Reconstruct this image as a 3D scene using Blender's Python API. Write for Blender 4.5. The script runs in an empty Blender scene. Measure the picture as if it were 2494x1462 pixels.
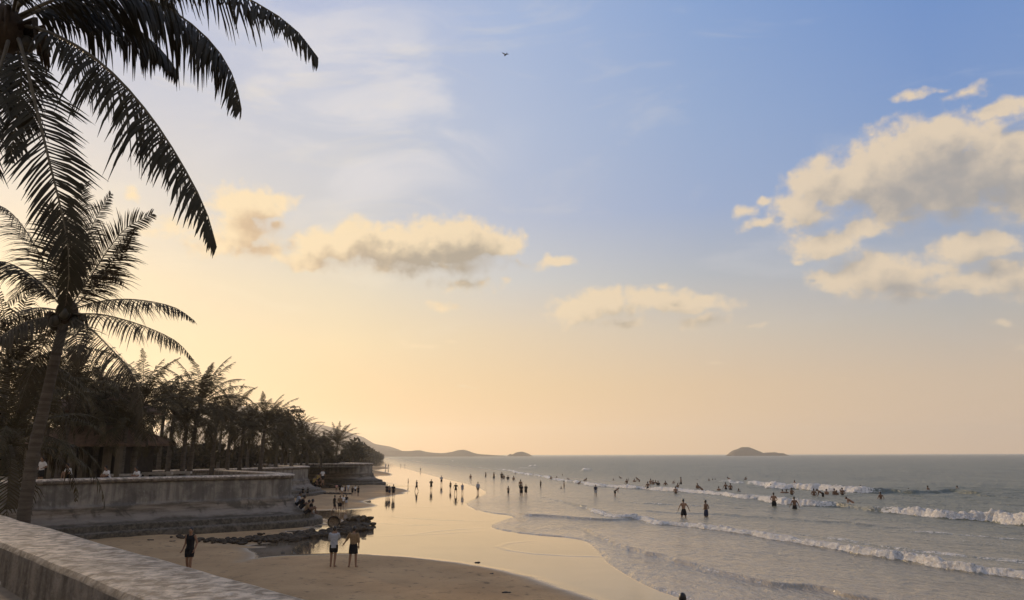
import bpy, bmesh, math, random
import numpy as np
from mathutils import Vector, Matrix

random.seed(7)
RNG = np.random.default_rng(11)
SC = bpy.context.scene
COL = SC.collection
R = math.radians

# ------------------------------------------------------------------ camera
F_PX, CX, CY = 1850.0, 1247.0, 731.0
CAM_H = 4.2
PITCH = math.atan(377.0 / F_PX)
ROLL = 0.0024
_f = Vector((0, math.cos(PITCH), math.sin(PITCH)))
_r0 = Vector((1, 0, 0))
_u0 = Vector((0, -math.sin(PITCH), math.cos(PITCH)))
_r = _r0 * math.cos(ROLL) - _u0 * math.sin(ROLL)
_u = _u0 * math.cos(ROLL) + _r0 * math.sin(ROLL)
CAM = Vector((0, 0, CAM_H))

def ray(px, py):
    return _f * F_PX + _r * (px - CX) + _u * (CY - py)

def gp(px, py, z=0.0):
    """point of the level plane z seen at a photo position"""
    d = ray(px, py)
    k = (z - CAM_H) / d.z
    return Vector((d.x * k, d.y * k, z))

def at(px, py, Y):
    """point at distance Y ahead seen at a photo position"""
    d = ray(px, py)
    return CAM + d * (Y / d.y)

def azel(px, py):
    d = ray(px, py).normalized()
    return math.atan2(d.x, d.y) * F_PX, math.asin(d.z) * F_PX

cam_data = bpy.data.cameras.new("camera")
cam = bpy.data.objects.new("camera", cam_data)
COL.objects.link(cam)
m = Matrix((( _r.x, _u.x, -_f.x), (_r.y, _u.y, -_f.y), (_r.z, _u.z, -_f.z))).to_4x4()
m.translation = CAM
cam.matrix_world = m
cam_data.sensor_width = 36.0
cam_data.lens = F_PX / 2494.0 * 36.0
cam_data.clip_start = 0.05
cam_data.clip_end = 60000
SC.camera = cam

# ------------------------------------------------------------------ helpers
def srgb(r, g, b):
    def c(v):
        v /= 255.0
        return v / 12.92 if v <= 0.04045 else ((v + 0.055) / 1.055) ** 2.4
    return (c(r), c(g), c(b), 1.0)

def tag(o, label=None, cat=None, group=None, kind=None):
    if label: o["label"] = label
    if cat: o["category"] = cat
    if group: o["group"] = group
    if kind: o["kind"] = kind
    return o

def empty(name, loc=(0, 0, 0), rz=0.0):
    o = bpy.data.objects.new(name, None)
    COL.objects.link(o)
    o.location = loc
    o.rotation_euler = (0, 0, rz)
    return o

def mesh_obj(name, verts, faces, mat, parent=None, smooth=True):
    me = bpy.data.meshes.new(name)
    me.from_pydata([tuple(v) for v in verts], [], faces)
    me.update()
    if smooth:
        me.polygons.foreach_set("use_smooth", [True] * len(me.polygons))
    o = bpy.data.objects.new(name, me)
    if mat: me.materials.append(mat)
    COL.objects.link(o)
    if parent: o.parent = parent
    return o

def np_mesh(name, V, Q, mat, attrs=None, smooth=True):
    me = bpy.data.meshes.new(name)
    me.vertices.add(len(V)); me.vertices.foreach_set("co", V.astype(np.float32).ravel())
    me.loops.add(Q.size); me.loops.foreach_set("vertex_index", Q.astype(np.int32).ravel())
    me.polygons.add(len(Q))
    me.polygons.foreach_set("loop_start", np.arange(0, Q.size, Q.shape[1], dtype=np.int32))
    if smooth: me.polygons.foreach_set("use_smooth", np.ones(len(Q), dtype=bool))
    me.update(calc_edges=True)
    for k, a in (attrs or {}).items():
        at_ = me.attributes.new(k, 'FLOAT', 'POINT')
        at_.data.foreach_set("value", a.astype(np.float32))
    if mat: me.materials.append(mat)
    o = bpy.data.objects.new(name, me)
    COL.objects.link(o)
    return o

class MB:
    """collects vertices and faces for ONE mesh"""
    def __init__(s): s.v = []; s.f = []
    def add(s, verts, faces):
        b = len(s.v); s.v += [Vector(v) for v in verts]; s.f += [tuple(i + b for i in f) for f in faces]
    def box(s, c, d, rz=0.0, taper=1.0):
        cx, cy, cz = c; a, b, h = d[0] / 2, d[1] / 2, d[2] / 2
        vs = []
        for z, t in ((-h, 1.0), (h, taper)):
            for x, y in ((-a, -b), (a, -b), (a, b), (-a, b)):
                x *= t; y *= t
                vs.append((cx + x * math.cos(rz) - y * math.sin(rz), cy + x * math.sin(rz) + y * math.cos(rz), cz + z))
        s.add(vs, [(0, 3, 2, 1), (4, 5, 6, 7), (0, 1, 5, 4), (1, 2, 6, 5), (2, 3, 7, 6), (3, 0, 4, 7)])
    def tube(s, pts, rad, n=8, cap=True):
        pts = [Vector(p) for p in pts]
        if not hasattr(rad, "__len__"): rad = [rad] * len(pts)
        rings = []; b = len(s.v)
        ref = Vector((1, 0.13, 0.05))
        for i, p in enumerate(pts):
            t = (pts[min(i + 1, len(pts) - 1)] - pts[max(i - 1, 0)]).normalized()
            a = t.cross(ref)
            if a.length < 0.05: a = t.cross(Vector((0, 1, 0)))
            a.normalize(); c = t.cross(a)
            for k in range(n):
                q = 2 * math.pi * k / n
                s.v.append(p + (a * math.cos(q) + c * math.sin(q)) * rad[i])
        for i in range(len(pts) - 1):
            for k in range(n):
                k2 = (k + 1) % n
                s.f.append((b + i * n + k, b + i * n + k2, b + (i + 1) * n + k2, b + (i + 1) * n + k))
        if cap:
            s.f.append(tuple(b + k for k in range(n))[::-1])
            s.f.append(tuple(b + (len(pts) - 1) * n + k for k in range(n)))
    def ball(s, c, r, nu=10, nv=7, squash=(1, 1, 1)):
        c = Vector(c); vs = []; fs = []
        for i in range(nv + 1):
            th = math.pi * i / nv
            for k in range(nu):
                ph = 2 * math.pi * k / nu
                vs.append(c + Vector((r * squash[0] * math.sin(th) * math.cos(ph), r * squash[1] * math.sin(th) * math.sin(ph), r * squash[2] * math.cos(th))))
        for i in range(nv):
            for k in range(nu):
                k2 = (k + 1) % nu
                fs.append((i * nu + k, (i + 1) * nu + k, (i + 1) * nu + k2, i * nu + k2))
        s.add(vs, fs)
    def build(s, name, mat, parent=None, smooth=True):
        o = mesh_obj(name, s.v, s.f, mat, parent, smooth)
        return o

def catmull(P, n=6):
    P = [Vector(p) for p in P]
    out = []
    for i in range(len(P) - 1):
        p0 = P[max(i - 1, 0)]; p1 = P[i]; p2 = P[i + 1]; p3 = P[min(i + 2, len(P) - 1)]
        for k in range(n):
            t = k / n
            out.append(0.5 * ((2 * p1) + (p2 - p0) * t + (2 * p0 - 5 * p1 + 4 * p2 - p3) * t * t + (3 * p1 - p0 - 3 * p2 + p3) * t ** 3))
    out.append(P[-1])
    return out

def resample(P, n):
    P = [Vector(p) for p in P]
    d = [0.0]
    for a, b in zip(P, P[1:]): d.append(d[-1] + (b - a).length)
    out = []; j = 0
    for i in range(n):
        s = d[-1] * i / (n - 1)
        while j < len(P) - 2 and d[j + 1] < s: j += 1
        k = (s - d[j]) / max(1e-9, d[j + 1] - d[j])
        out.append(P[j].lerp(P[j + 1], k))
    return out

def vnoise(x, y, seed=0):
    xi = np.floor(x).astype(np.int64); yi = np.floor(y).astype(np.int64)
    fx = x - xi; fy = y - yi
    fx = fx * fx * (3 - 2 * fx); fy = fy * fy * (3 - 2 * fy)
    def h(a, b):
        n = (a * 374761393 + b * 668265263 + seed * 974711) & 0xffffffff
        n = ((n ^ (n >> 13)) * 1274126177) & 0xffffffff
        return ((n ^ (n >> 16)) & 0xffff) / 65535.0
    a = h(xi, yi); b = h(xi + 1, yi); c = h(xi, yi + 1); d = h(xi + 1, yi + 1)
    return (a + (b - a) * fx) * (1 - fy) + (c + (d - c) * fx) * fy

def fbm(x, y, seed=0, o=4):
    s = 0; a = 0.5; t = 0
    for i in range(o):
        s = s + a * vnoise(x * 2 ** i, y * 2 ** i, seed + i); t += a; a *= 0.5
    return s / t

def sstep(a, b, x):
    t = np.clip((x - a) / (b - a), 0, 1)
    return t * t * (3 - 2 * t)

def pl_dist(X, Y, P):
    """distance to a polyline, signed (+ on its right side), and the fraction along it"""
    best = np.full(X.shape, 1e18); sg = np.ones(X.shape); fr = np.zeros(X.shape)
    P = np.array([(p[0], p[1]) for p in P])
    L = np.concatenate([[0], np.cumsum(np.hypot(*(P[1:] - P[:-1]).T))])
    for i in range(len(P) - 1):
        a = P[i]; e = P[i + 1] - a; l2 = e @ e
        t = np.clip(((X - a[0]) * e[0] + (Y - a[1]) * e[1]) / l2, 0, 1)
        dx = X - a[0] - t * e[0]; dy = Y - a[1] - t * e[1]
        d2 = dx * dx + dy * dy
        m_ = d2 < best
        best = np.where(m_, d2, best)
        cr = dx * e[1] - dy * e[0]
        sg = np.where(m_, np.where(cr >= 0, 1.0, -1.0), sg)
        fr = np.where(m_, (L[i] + t * (L[i + 1] - L[i])) / L[-1], fr)
    return np.sqrt(best), sg, fr

def in_poly(X, Y, P):
    P = np.array([(p[0], p[1]) for p in P]); ins = np.zeros(X.shape, bool)
    j = len(P) - 1
    for i in range(len(P)):
        xi, yi = P[i]; xj, yj = P[j]
        c = ((yi > Y) != (yj > Y)) & (X < (xj - xi) * (Y - yi) / (yj - yi + 1e-12) + xi)
        ins ^= c; j = i
    return ins

def chaikin(P, k=2, closed=False):
    P = [Vector((p[0], p[1])) for p in P]
    for _ in range(k):
        Q = [] if closed else [P[0]]
        n = len(P)
        for i in range(n if closed else n - 1):
            a = P[i]; b = P[(i + 1) % n]
            Q += [a.lerp(b, .25), a.lerp(b, .75)]
        if not closed: Q.append(P[-1])
        P = Q
    return P

# ------------------------------------------------------------------ materials
class NT:
    def __init__(s, tree): s.t = tree; s.n = tree.nodes; s.l = tree.links
    def node(s, ty, **kw):
        n = s.n.new(ty)
        for k, v in kw.items(): setattr(n, k, v)
        return n
    def put(s, sock, v):
        if v is None: return
        if isinstance(v, bpy.types.NodeSocket): s.l.new(v, sock)
        else:
            if sock.type == 'RGBA' and len(v) == 3: v = (*v, 1)
            sock.default_value = v
    def math(s, op, a, b=None, c=None, clamp=False):
        n = s.node('ShaderNodeMath', operation=op, use_clamp=clamp)
        s.put(n.inputs[0], a); s.put(n.inputs[1], b)
        if c is not None: s.put(n.inputs[2], c)
        return n.outputs[0]
    def vmath(s, op, a, b=None, c=None):
        n = s.node('ShaderNodeVectorMath', operation=op)
        s.put(n.inputs[0], a); s.put(n.inputs[1], b)
        if c is not None: s.put(n.inputs[2], c)
        return n.outputs['Value'] if op in ('LENGTH', 'DOT_PRODUCT', 'DISTANCE') else n.outputs[0]
    def smooth(s, x, a, b, lo=0.0, hi=1.0, kind='SMOOTHSTEP'):
        n = s.node('ShaderNodeMapRange', interpolation_type=kind)
        n.clamp = True
        s.put(n.inputs['Value'], x); s.put(n.inputs['From Min'], a); s.put(n.inputs['From Max'], b)
        s.put(n.inputs['To Min'], lo); s.put(n.inputs['To Max'], hi)
        return n.outputs['Result']
    def mix(s, f, a, b, mode='MIX'):
        n = s.node('ShaderNodeMix', data_type='RGBA', blend_type=mode)
        s.put(n.inputs[0], f); s.put(n.inputs[6], a); s.put(n.inputs[7], b)
        return n.outputs[2]
    def noise(s, vec, scale, detail=4.0, rough=0.55, dist=0.0, color=False):
        n = s.node('ShaderNodeTexNoise')
        s.put(n.inputs['Vector'], vec); s.put(n.inputs['Scale'], scale); s.put(n.inputs['Detail'], detail)
        s.put(n.inputs['Roughness'], rough); s.put(n.inputs['Distortion'], dist)
        return n.outputs['Color' if color else 'Fac']
    def ramp(s, f, stops):
        n = s.node('ShaderNodeValToRGB'); cr = n.color_ramp
        while len(cr.elements) < len(stops): cr.elements.new(0.5)
        for e, (p, c) in zip(cr.elements, stops):
            e.position = p; e.color = c if len(c) == 4 else (*c, 1)
        s.put(n.inputs[0], f)
        return n.outputs[0]
    def bump(s, h, strength=1.0, dist=0.1, normal=None):
        n = s.node('ShaderNodeBump')
        s.put(n.inputs['Strength'], strength); s.put(n.inputs['Distance'], dist); s.put(n.inputs['Height'], h)
        if normal is not None: s.put(n.inputs['Normal'], normal)
        return n.outputs[0]
    def attr(s, name):
        n = s.node('ShaderNodeAttribute', attribute_name=name); return n.outputs['Fac']

def new_mat(name):
    m_ = bpy.data.materials.new(name); m_.use_nodes = True
    nt = NT(m_.node_tree); nt.n.clear()
    out = nt.node('ShaderNodeOutputMaterial')
    b = nt.node('ShaderNodeBsdfPrincipled')
    nt.l.new(b.outputs[0], out.inputs[0])
    return m_, nt, b

def simple_mat(name, c, rough=0.7, var=0.25, scale=8.0, spec=0.3, bump=0.0):
    m_, nt, b = new_mat(name)
    co = nt.node('ShaderNodeTexCoord').outputs['Object']
    n = nt.noise(co, scale, 4)
    k = nt.smooth(n, 0.25, 0.75, 1 - var, 1 + var, 'LINEAR')
    sc = nt.vmath('SCALE', (c[0], c[1], c[2])); 
    sn = sc.node; nt.put(sn.inputs['Scale'], k)
    nt.put(b.inputs['Base Color'], sc)
    nt.put(b.inputs['Roughness'], rough); nt.put(b.inputs['Specular IOR Level'], spec)
    if bump: nt.put(b.inputs['Normal'], nt.bump(n, 1.0, bump))
    return m_

M = {}
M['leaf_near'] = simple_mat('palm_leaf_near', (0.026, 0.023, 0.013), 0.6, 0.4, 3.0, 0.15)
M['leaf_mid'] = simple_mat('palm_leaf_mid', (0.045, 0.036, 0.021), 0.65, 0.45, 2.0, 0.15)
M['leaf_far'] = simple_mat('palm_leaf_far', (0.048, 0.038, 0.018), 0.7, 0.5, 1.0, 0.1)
M['leaf_dry'] = simple_mat('palm_leaf_dry', (0.120, 0.085, 0.050), 0.75, 0.4, 3.0, 0.15)
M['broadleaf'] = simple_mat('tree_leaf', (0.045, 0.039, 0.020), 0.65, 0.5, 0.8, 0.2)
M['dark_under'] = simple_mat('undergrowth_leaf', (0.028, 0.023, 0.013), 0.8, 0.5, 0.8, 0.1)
M['rachis'] = simple_mat('palm_rib', (0.085, 0.070, 0.042), 0.6, 0.3, 5.0, 0.3)
M['fibre'] = simple_mat('palm_fibre', (0.045, 0.033, 0.022), 0.9, 0.4, 9.0, 0.1, 0.03)
M['nut'] = simple_mat('coconut_husk', (0.03, 0.025, 0.014), 0.5, 0.3, 6.0, 0.3)
M['foot_dark'] = simple_mat('rubble_stone', (0.058, 0.043, 0.028), 0.8, 0.8, 3.5, 0.12, 0.05)
M['hill'] = simple_mat('hill_scrub_hazed', (0.150, 0.125, 0.092), 0.95, 0.3, 0.02, 0.0)  # base colour lightened to stand in for haze over hills and islands
M['roof'] = simple_mat('roof_tile', (0.115, 0.075, 0.050), 0.85, 0.35, 4.0, 0.1, 0.03)
M['plaster'] = simple_mat('pavilion_plaster', (0.10, 0.082, 0.058), 0.9, 0.3, 2.0, 0.1)
M['dark_wood'] = simple_mat('dark_timber', (0.030, 0.024, 0.018), 0.8, 0.4, 4.0, 0.1)
M['bench'] = simple_mat('bench_concrete', (0.30, 0.27, 0.23), 0.9, 0.25, 5.0, 0.1)
M['bird'] = simple_mat('bird_feather', (0.05, 0.05, 0.055), 0.8, 0.2, 5.0, 0.1)
M['wicker'] = simple_mat('wicker', (0.19, 0.14, 0.09), 0.8, 0.6, 14.0, 0.2, 0.02)
M['weed'] = simple_mat('seaweed', (0.035, 0.028, 0.020), 0.7, 0.4, 20.0, 0.3)
M['pebble'] = simple_mat('pale_stone', (0.42, 0.38, 0.32), 0.9, 0.2, 10.0, 0.2)
M['skin'] = simple_mat('skin', (0.22, 0.125, 0.075), 0.6, 0.1, 10.0, 0.3)
M['skin_dark'] = simple_mat('skin_tanned', (0.13, 0.070, 0.040), 0.6, 0.1, 10.0, 0.3)
M['hair'] = simple_mat('black_hair', (0.010, 0.008, 0.007), 0.5, 0.3, 30.0, 0.4)
M['eye'] = simple_mat('eye_dark', (0.02, 0.015, 0.012), 0.3, 0.1, 30.0, 0.5)
CLOTH = {'black': (0.012, 0.012, 0.014), 'white': (0.62, 0.60, 0.57), 'grey': (0.30, 0.31, 0.33), 'navy': (0.02, 0.025, 0.05),
         'tan': (0.20, 0.135, 0.075), 'yellow': (0.28, 0.19, 0.06), 'pink': (0.50, 0.27, 0.22), 'red': (0.25, 0.03, 0.025),
         'brown': (0.10, 0.06, 0.035), 'blue': (0.10, 0.14, 0.22)}
for k, c in CLOTH.items(): M['cloth_' + k] = simple_mat(k + '_cloth', c, 0.9, 0.2, 12.0, 0.1)

# bark
def bark():
    m_, nt, b = new_mat('palm_bark')
    co = nt.node('ShaderNodeTexCoord').outputs['Object']
    mp = nt.node('ShaderNodeMapping'); nt.put(mp.inputs['Vector'], co); mp.inputs['Scale'].default_value = (1, 1, 9)
    w = nt.noise(mp.outputs[0], 1.2, 5, 0.6, 0.6)
    n2 = nt.noise(co, 14, 5, 0.6)
    c = nt.mix(nt.smooth(w, 0.35, 0.65), (0.060, 0.049, 0.038), (0.098, 0.082, 0.064))
    c = nt.mix(nt.smooth(n2, 0.5, 0.75, 0, 0.6), c, (0.05, 0.04, 0.03))
    nt.put(b.inputs['Base Color'], c); nt.put(b.inputs['Roughness'], 0.9); nt.put(b.inputs['Specular IOR Level'], 0.15)
    h = nt.math('ADD', w, nt.math('MULTIPLY', n2, 0.4))
    nt.put(b.inputs['Normal'], nt.bump(h, 0.8, 0.05))
    return m_
M['bark'] = bark()

# sea wall concrete: plain body with rain streaks, brown lower part, dark algae at the foot
def concrete(name, kind):
    m_, nt, b = new_mat(name)
    co = nt.node('ShaderNodeTexCoord').outputs['Object']
    xyz = nt.node('ShaderNodeSeparateXYZ'); nt.put(xyz.inputs[0], co); Z = xyz.outputs[2]
    mp = nt.node('ShaderNodeMapping'); nt.put(mp.inputs['Vector'], co); mp.inputs['Scale'].default_value = (1, 1, 0.13)
    st = nt.noise(mp.outputs[0], 3.2, 6, 0.62)           # vertical streaks
    n1 = nt.noise(co, 0.8, 6, 0.62, 0.5); n2 = nt.noise(co, 6, 6, 0.65); n3 = nt.noise(co, 25, 4, 0.6)
    if kind == 'body':
        c = nt.mix(nt.smooth(st, 0.36, 0.62), (0.135, 0.120, 0.100), (0.255, 0.228, 0.188))
        c = nt.mix(nt.smooth(n1, 0.42, 0.62, 0, 0.75), c, (0.085, 0.078, 0.068))
        c = nt.mix(nt.smooth(n2, 0.58, 0.72, 0, 0.45), c, (0.34, 0.31, 0.27))
        zz = nt.math('ADD', Z, nt.math('MULTIPLY', nt.math('SUBTRACT', n1, 0.5), 0.8))
        mh = nt.node('ShaderNodeMapping'); nt.put(mh.inputs['Vector'], co); mh.inputs['Scale'].default_value = (.35, .35, 3.5)
        hs = nt.noise(mh.outputs[0], 1.6, 6, .62)
        low = nt.mix(nt.smooth(hs, 0.36, 0.64), (0.095, 0.078, 0.058), (0.235, 0.195, 0.150))
        low = nt.mix(nt.smooth(n1, 0.5, 0.62, 0, 0.8), low, (0.055, 0.048, 0.036))
        c = nt.mix(nt.smooth(zz, 1.85, 1.62), c, low)
        pale = nt.math('MULTIPLY', nt.smooth(zz, 1.42, 1.2), nt.smooth(zz, 0.95, 1.1))
        c = nt.mix(nt.math('MULTIPLY', pale, 0.6), c, (0.24, 0.205, 0.165))
        c = nt.mix(nt.smooth(zz, 1.02, 0.82, 0, .7), c, (0.055, 0.046, 0.031))
        nt.put(b.inputs['Roughness'], 0.9)
    elif kind == 'foot':
        c = nt.mix(nt.smooth(n2, 0.35, 0.7), (0.040, 0.033, 0.022), (0.110, 0.090, 0.062))
        nzf = nt.node('ShaderNodeSeparateXYZ'); nt.put(nzf.inputs[0], nt.node('ShaderNodeNewGeometry').outputs['True Normal'])
        c = nt.mix(nt.smooth(n1, 0.52, 0.66, 0, 0.6), c, (0.15, 0.125, 0.095))
        c = nt.mix(nt.math('MULTIPLY', nt.smooth(nzf.outputs[2], 0.6, 0.9, 0, 0.6), nt.smooth(n2, .3, .6)), c, (0.17, 0.14, 0.105))
        nt.put(b.inputs['Roughness'], 0.75)
    else:
        n4 = nt.noise(co, 5.5, 7, 0.68, 0.5)
        c = nt.mix(nt.smooth(n4, 0.38, 0.64), (0.36, 0.285, 0.205), (0.90, 0.755, 0.585))
        c = nt.mix(nt.smooth(n1, 0.5, 0.7, 0, 0.5), c, (0.20, 0.17, 0.14))
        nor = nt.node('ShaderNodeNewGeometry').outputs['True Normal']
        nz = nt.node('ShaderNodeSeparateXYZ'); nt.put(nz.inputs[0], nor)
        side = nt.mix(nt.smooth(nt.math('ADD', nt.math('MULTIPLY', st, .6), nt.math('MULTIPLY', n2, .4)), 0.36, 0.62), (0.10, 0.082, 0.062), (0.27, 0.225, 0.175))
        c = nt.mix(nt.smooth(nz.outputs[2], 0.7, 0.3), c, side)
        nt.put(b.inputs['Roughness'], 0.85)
    nt.put(b.inputs['Base Color'], c); nt.put(b.inputs['Specular IOR Level'], 0.2)
    h = nt.math('ADD', nt.math('MULTIPLY', n2, 1.0), nt.math('MULTIPLY', n3, 0.35))
    if kind == 'top':
        h = nt.math('ADD', h, nt.math('MULTIPLY', n4, 2.2))
    nt.put(b.inputs['Normal'], nt.bump(h, 0.9, 0.11 if kind == 'top' else 0.05))
    return m_
M['wall_body'] = concrete('seawall_concrete', 'body')
M['wall_foot'] = concrete('seawall_footing', 'foot')
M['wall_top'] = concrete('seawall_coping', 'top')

def sand_mat():
    m_, nt, b = new_mat('beach_sand')
    co = nt.node('ShaderNodeTexCoord').outputs['Object']
    wet = nt.attr('wet')
    n1 = nt.noise(co, 0.35, 5, 0.6, 0.3); n2 = nt.noise(co, 3.0, 6, 0.65); n3 = nt.noise(co, 40, 3, 0.6)
    dry = nt.mix(nt.smooth(n1, 0.3, 0.7), (0.395, 0.245, 0.118), (0.510, 0.325, 0.162))
    dry = nt.mix(nt.smooth(n2, 0.56, 0.70, 0, 0.75), dry, (0.13, 0.088, 0.052))
    dry = nt.mix(nt.smooth(n3, 0.45, 0.75, 0, 0.35), dry, (0.35, 0.265, 0.165))
    wetc = nt.mix(nt.smooth(n1, 0.3, 0.7), (0.33, 0.245, 0.155), (0.40, 0.30, 0.195))
    c = nt.mix(nt.smooth(wet, 0.2, 0.9), dry, wetc)
    nt.put(b.inputs['Base Color'], c)
    film = nt.smooth(wet, 0.55, 0.95)
    nt.put(b.inputs['Roughness'], nt.smooth(film, 0, 1, 0.75, 0.055, 'LINEAR'))
    nt.put(b.inputs['IOR'], 1.36); nt.put(b.inputs['Metallic'], nt.smooth(film, 0, 1, 0, 0.62, 'LINEAR'))
    nt.put(b.inputs['Specular IOR Level'], nt.smooth(film, 0, 1, 0.12, 1.0, 'LINEAR'))
    vo = nt.node('ShaderNodeTexVoronoi'); nt.put(vo.inputs['Vector'], nt.vmath('ADD', co, nt.vmath('SCALE', nt.noise(co, 2.0, 2, .5, color=True)))); vo.inputs['Scale'].default_value = 2.6
    foot = nt.math('MULTIPLY', nt.smooth(vo.outputs['Distance'], 0.30, 0.12), nt.smooth(nt.noise(co, 0.5, 3), 0.42, 0.58))
    h = nt.math('SUBTRACT', nt.math('ADD', n2, nt.math('MULTIPLY', n3, 0.25)), nt.math('MULTIPLY', foot, 0.55))
    bs = nt.smooth(film, 0, 1, 1.0, 0.010, 'LINEAR')
    nt.put(b.inputs['Normal'], nt.bump(h, bs, 0.07))
    return m_
M['sand'] = sand_mat()

def sea_mat():
    m_, nt, b = new_mat('sea_water')
    co = nt.node('ShaderNodeTexCoord').outputs['Object']
    foam = nt.attr('foam'); sh = nt.attr('shallow')
    mp = nt.node('ShaderNodeMapping'); nt.put(mp.inputs['Vector'], co)
    mp.inputs['Rotation'].default_value = (0, 0, R(24)); mp.inputs['Scale'].default_value = (1.0, 0.38, 1.0)
    v = mp.outputs[0]
    n1 = nt.noise(v, 0.75, 5, 0.65, 0.6); n2 = nt.noise(v, 3.2, 4, 0.65, 0.4); n3 = nt.noise(v, 0.12, 3, 0.5)
    deep = nt.mix(nt.smooth(n3, 0.3, 0.7), (0.085, 0.100, 0.068), (0.130, 0.138, 0.096))
    c = nt.mix(sh, deep, (0.36, 0.285, 0.195))
    fo = nt.noise(co, 4.2, 6, 0.72, 0.6)
    f = nt.smooth(nt.math('ADD', foam, nt.math('MULTIPLY', nt.math('SUBTRACT', fo, 0.5), 1.7)), 0.36, 0.62)
    c = nt.mix(f, c, nt.mix(nt.smooth(fo, 0.35, 0.62), (0.90, 0.84, 0.75), (0.98, 0.94, 0.86)))
    nt.put(b.inputs['Base Color'], c)
    nt.put(b.inputs['Roughness'], nt.math('ADD', nt.smooth(f, 0, 1, 0.07, 0.85), nt.math('MULTIPLY', nt.math('SUBTRACT', 1.0, sh), nt.smooth(f, 0, 1, 0.26, 0.0))))
    nt.put(b.inputs['IOR'], 1.333)
    nt.put(b.inputs['Specular IOR Level'], nt.smooth(f, 0, 1, 0.5, 0.1))
    h = nt.math('ADD', nt.math('MULTIPLY', n1, 0.8), nt.math('MULTIPLY', n2, 0.45))
    calm = nt.smooth(sh, 0.0, 1.0, 1.0, 0.42, 'LINEAR')
    nrm = nt.bump(h, calm, 0.62)
    nrm = nt.bump(fo, nt.math('MULTIPLY', f, 1.0), 0.5, nrm)
    nt.put(b.inputs['Normal'], nrm)
    return m_
M['sea'] = sea_mat()
M['paving'] = simple_mat('promenade_sand', (0.23, 0.18, 0.125), 0.95, 0.3, 3.0, 0.1, 0.02)

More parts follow.
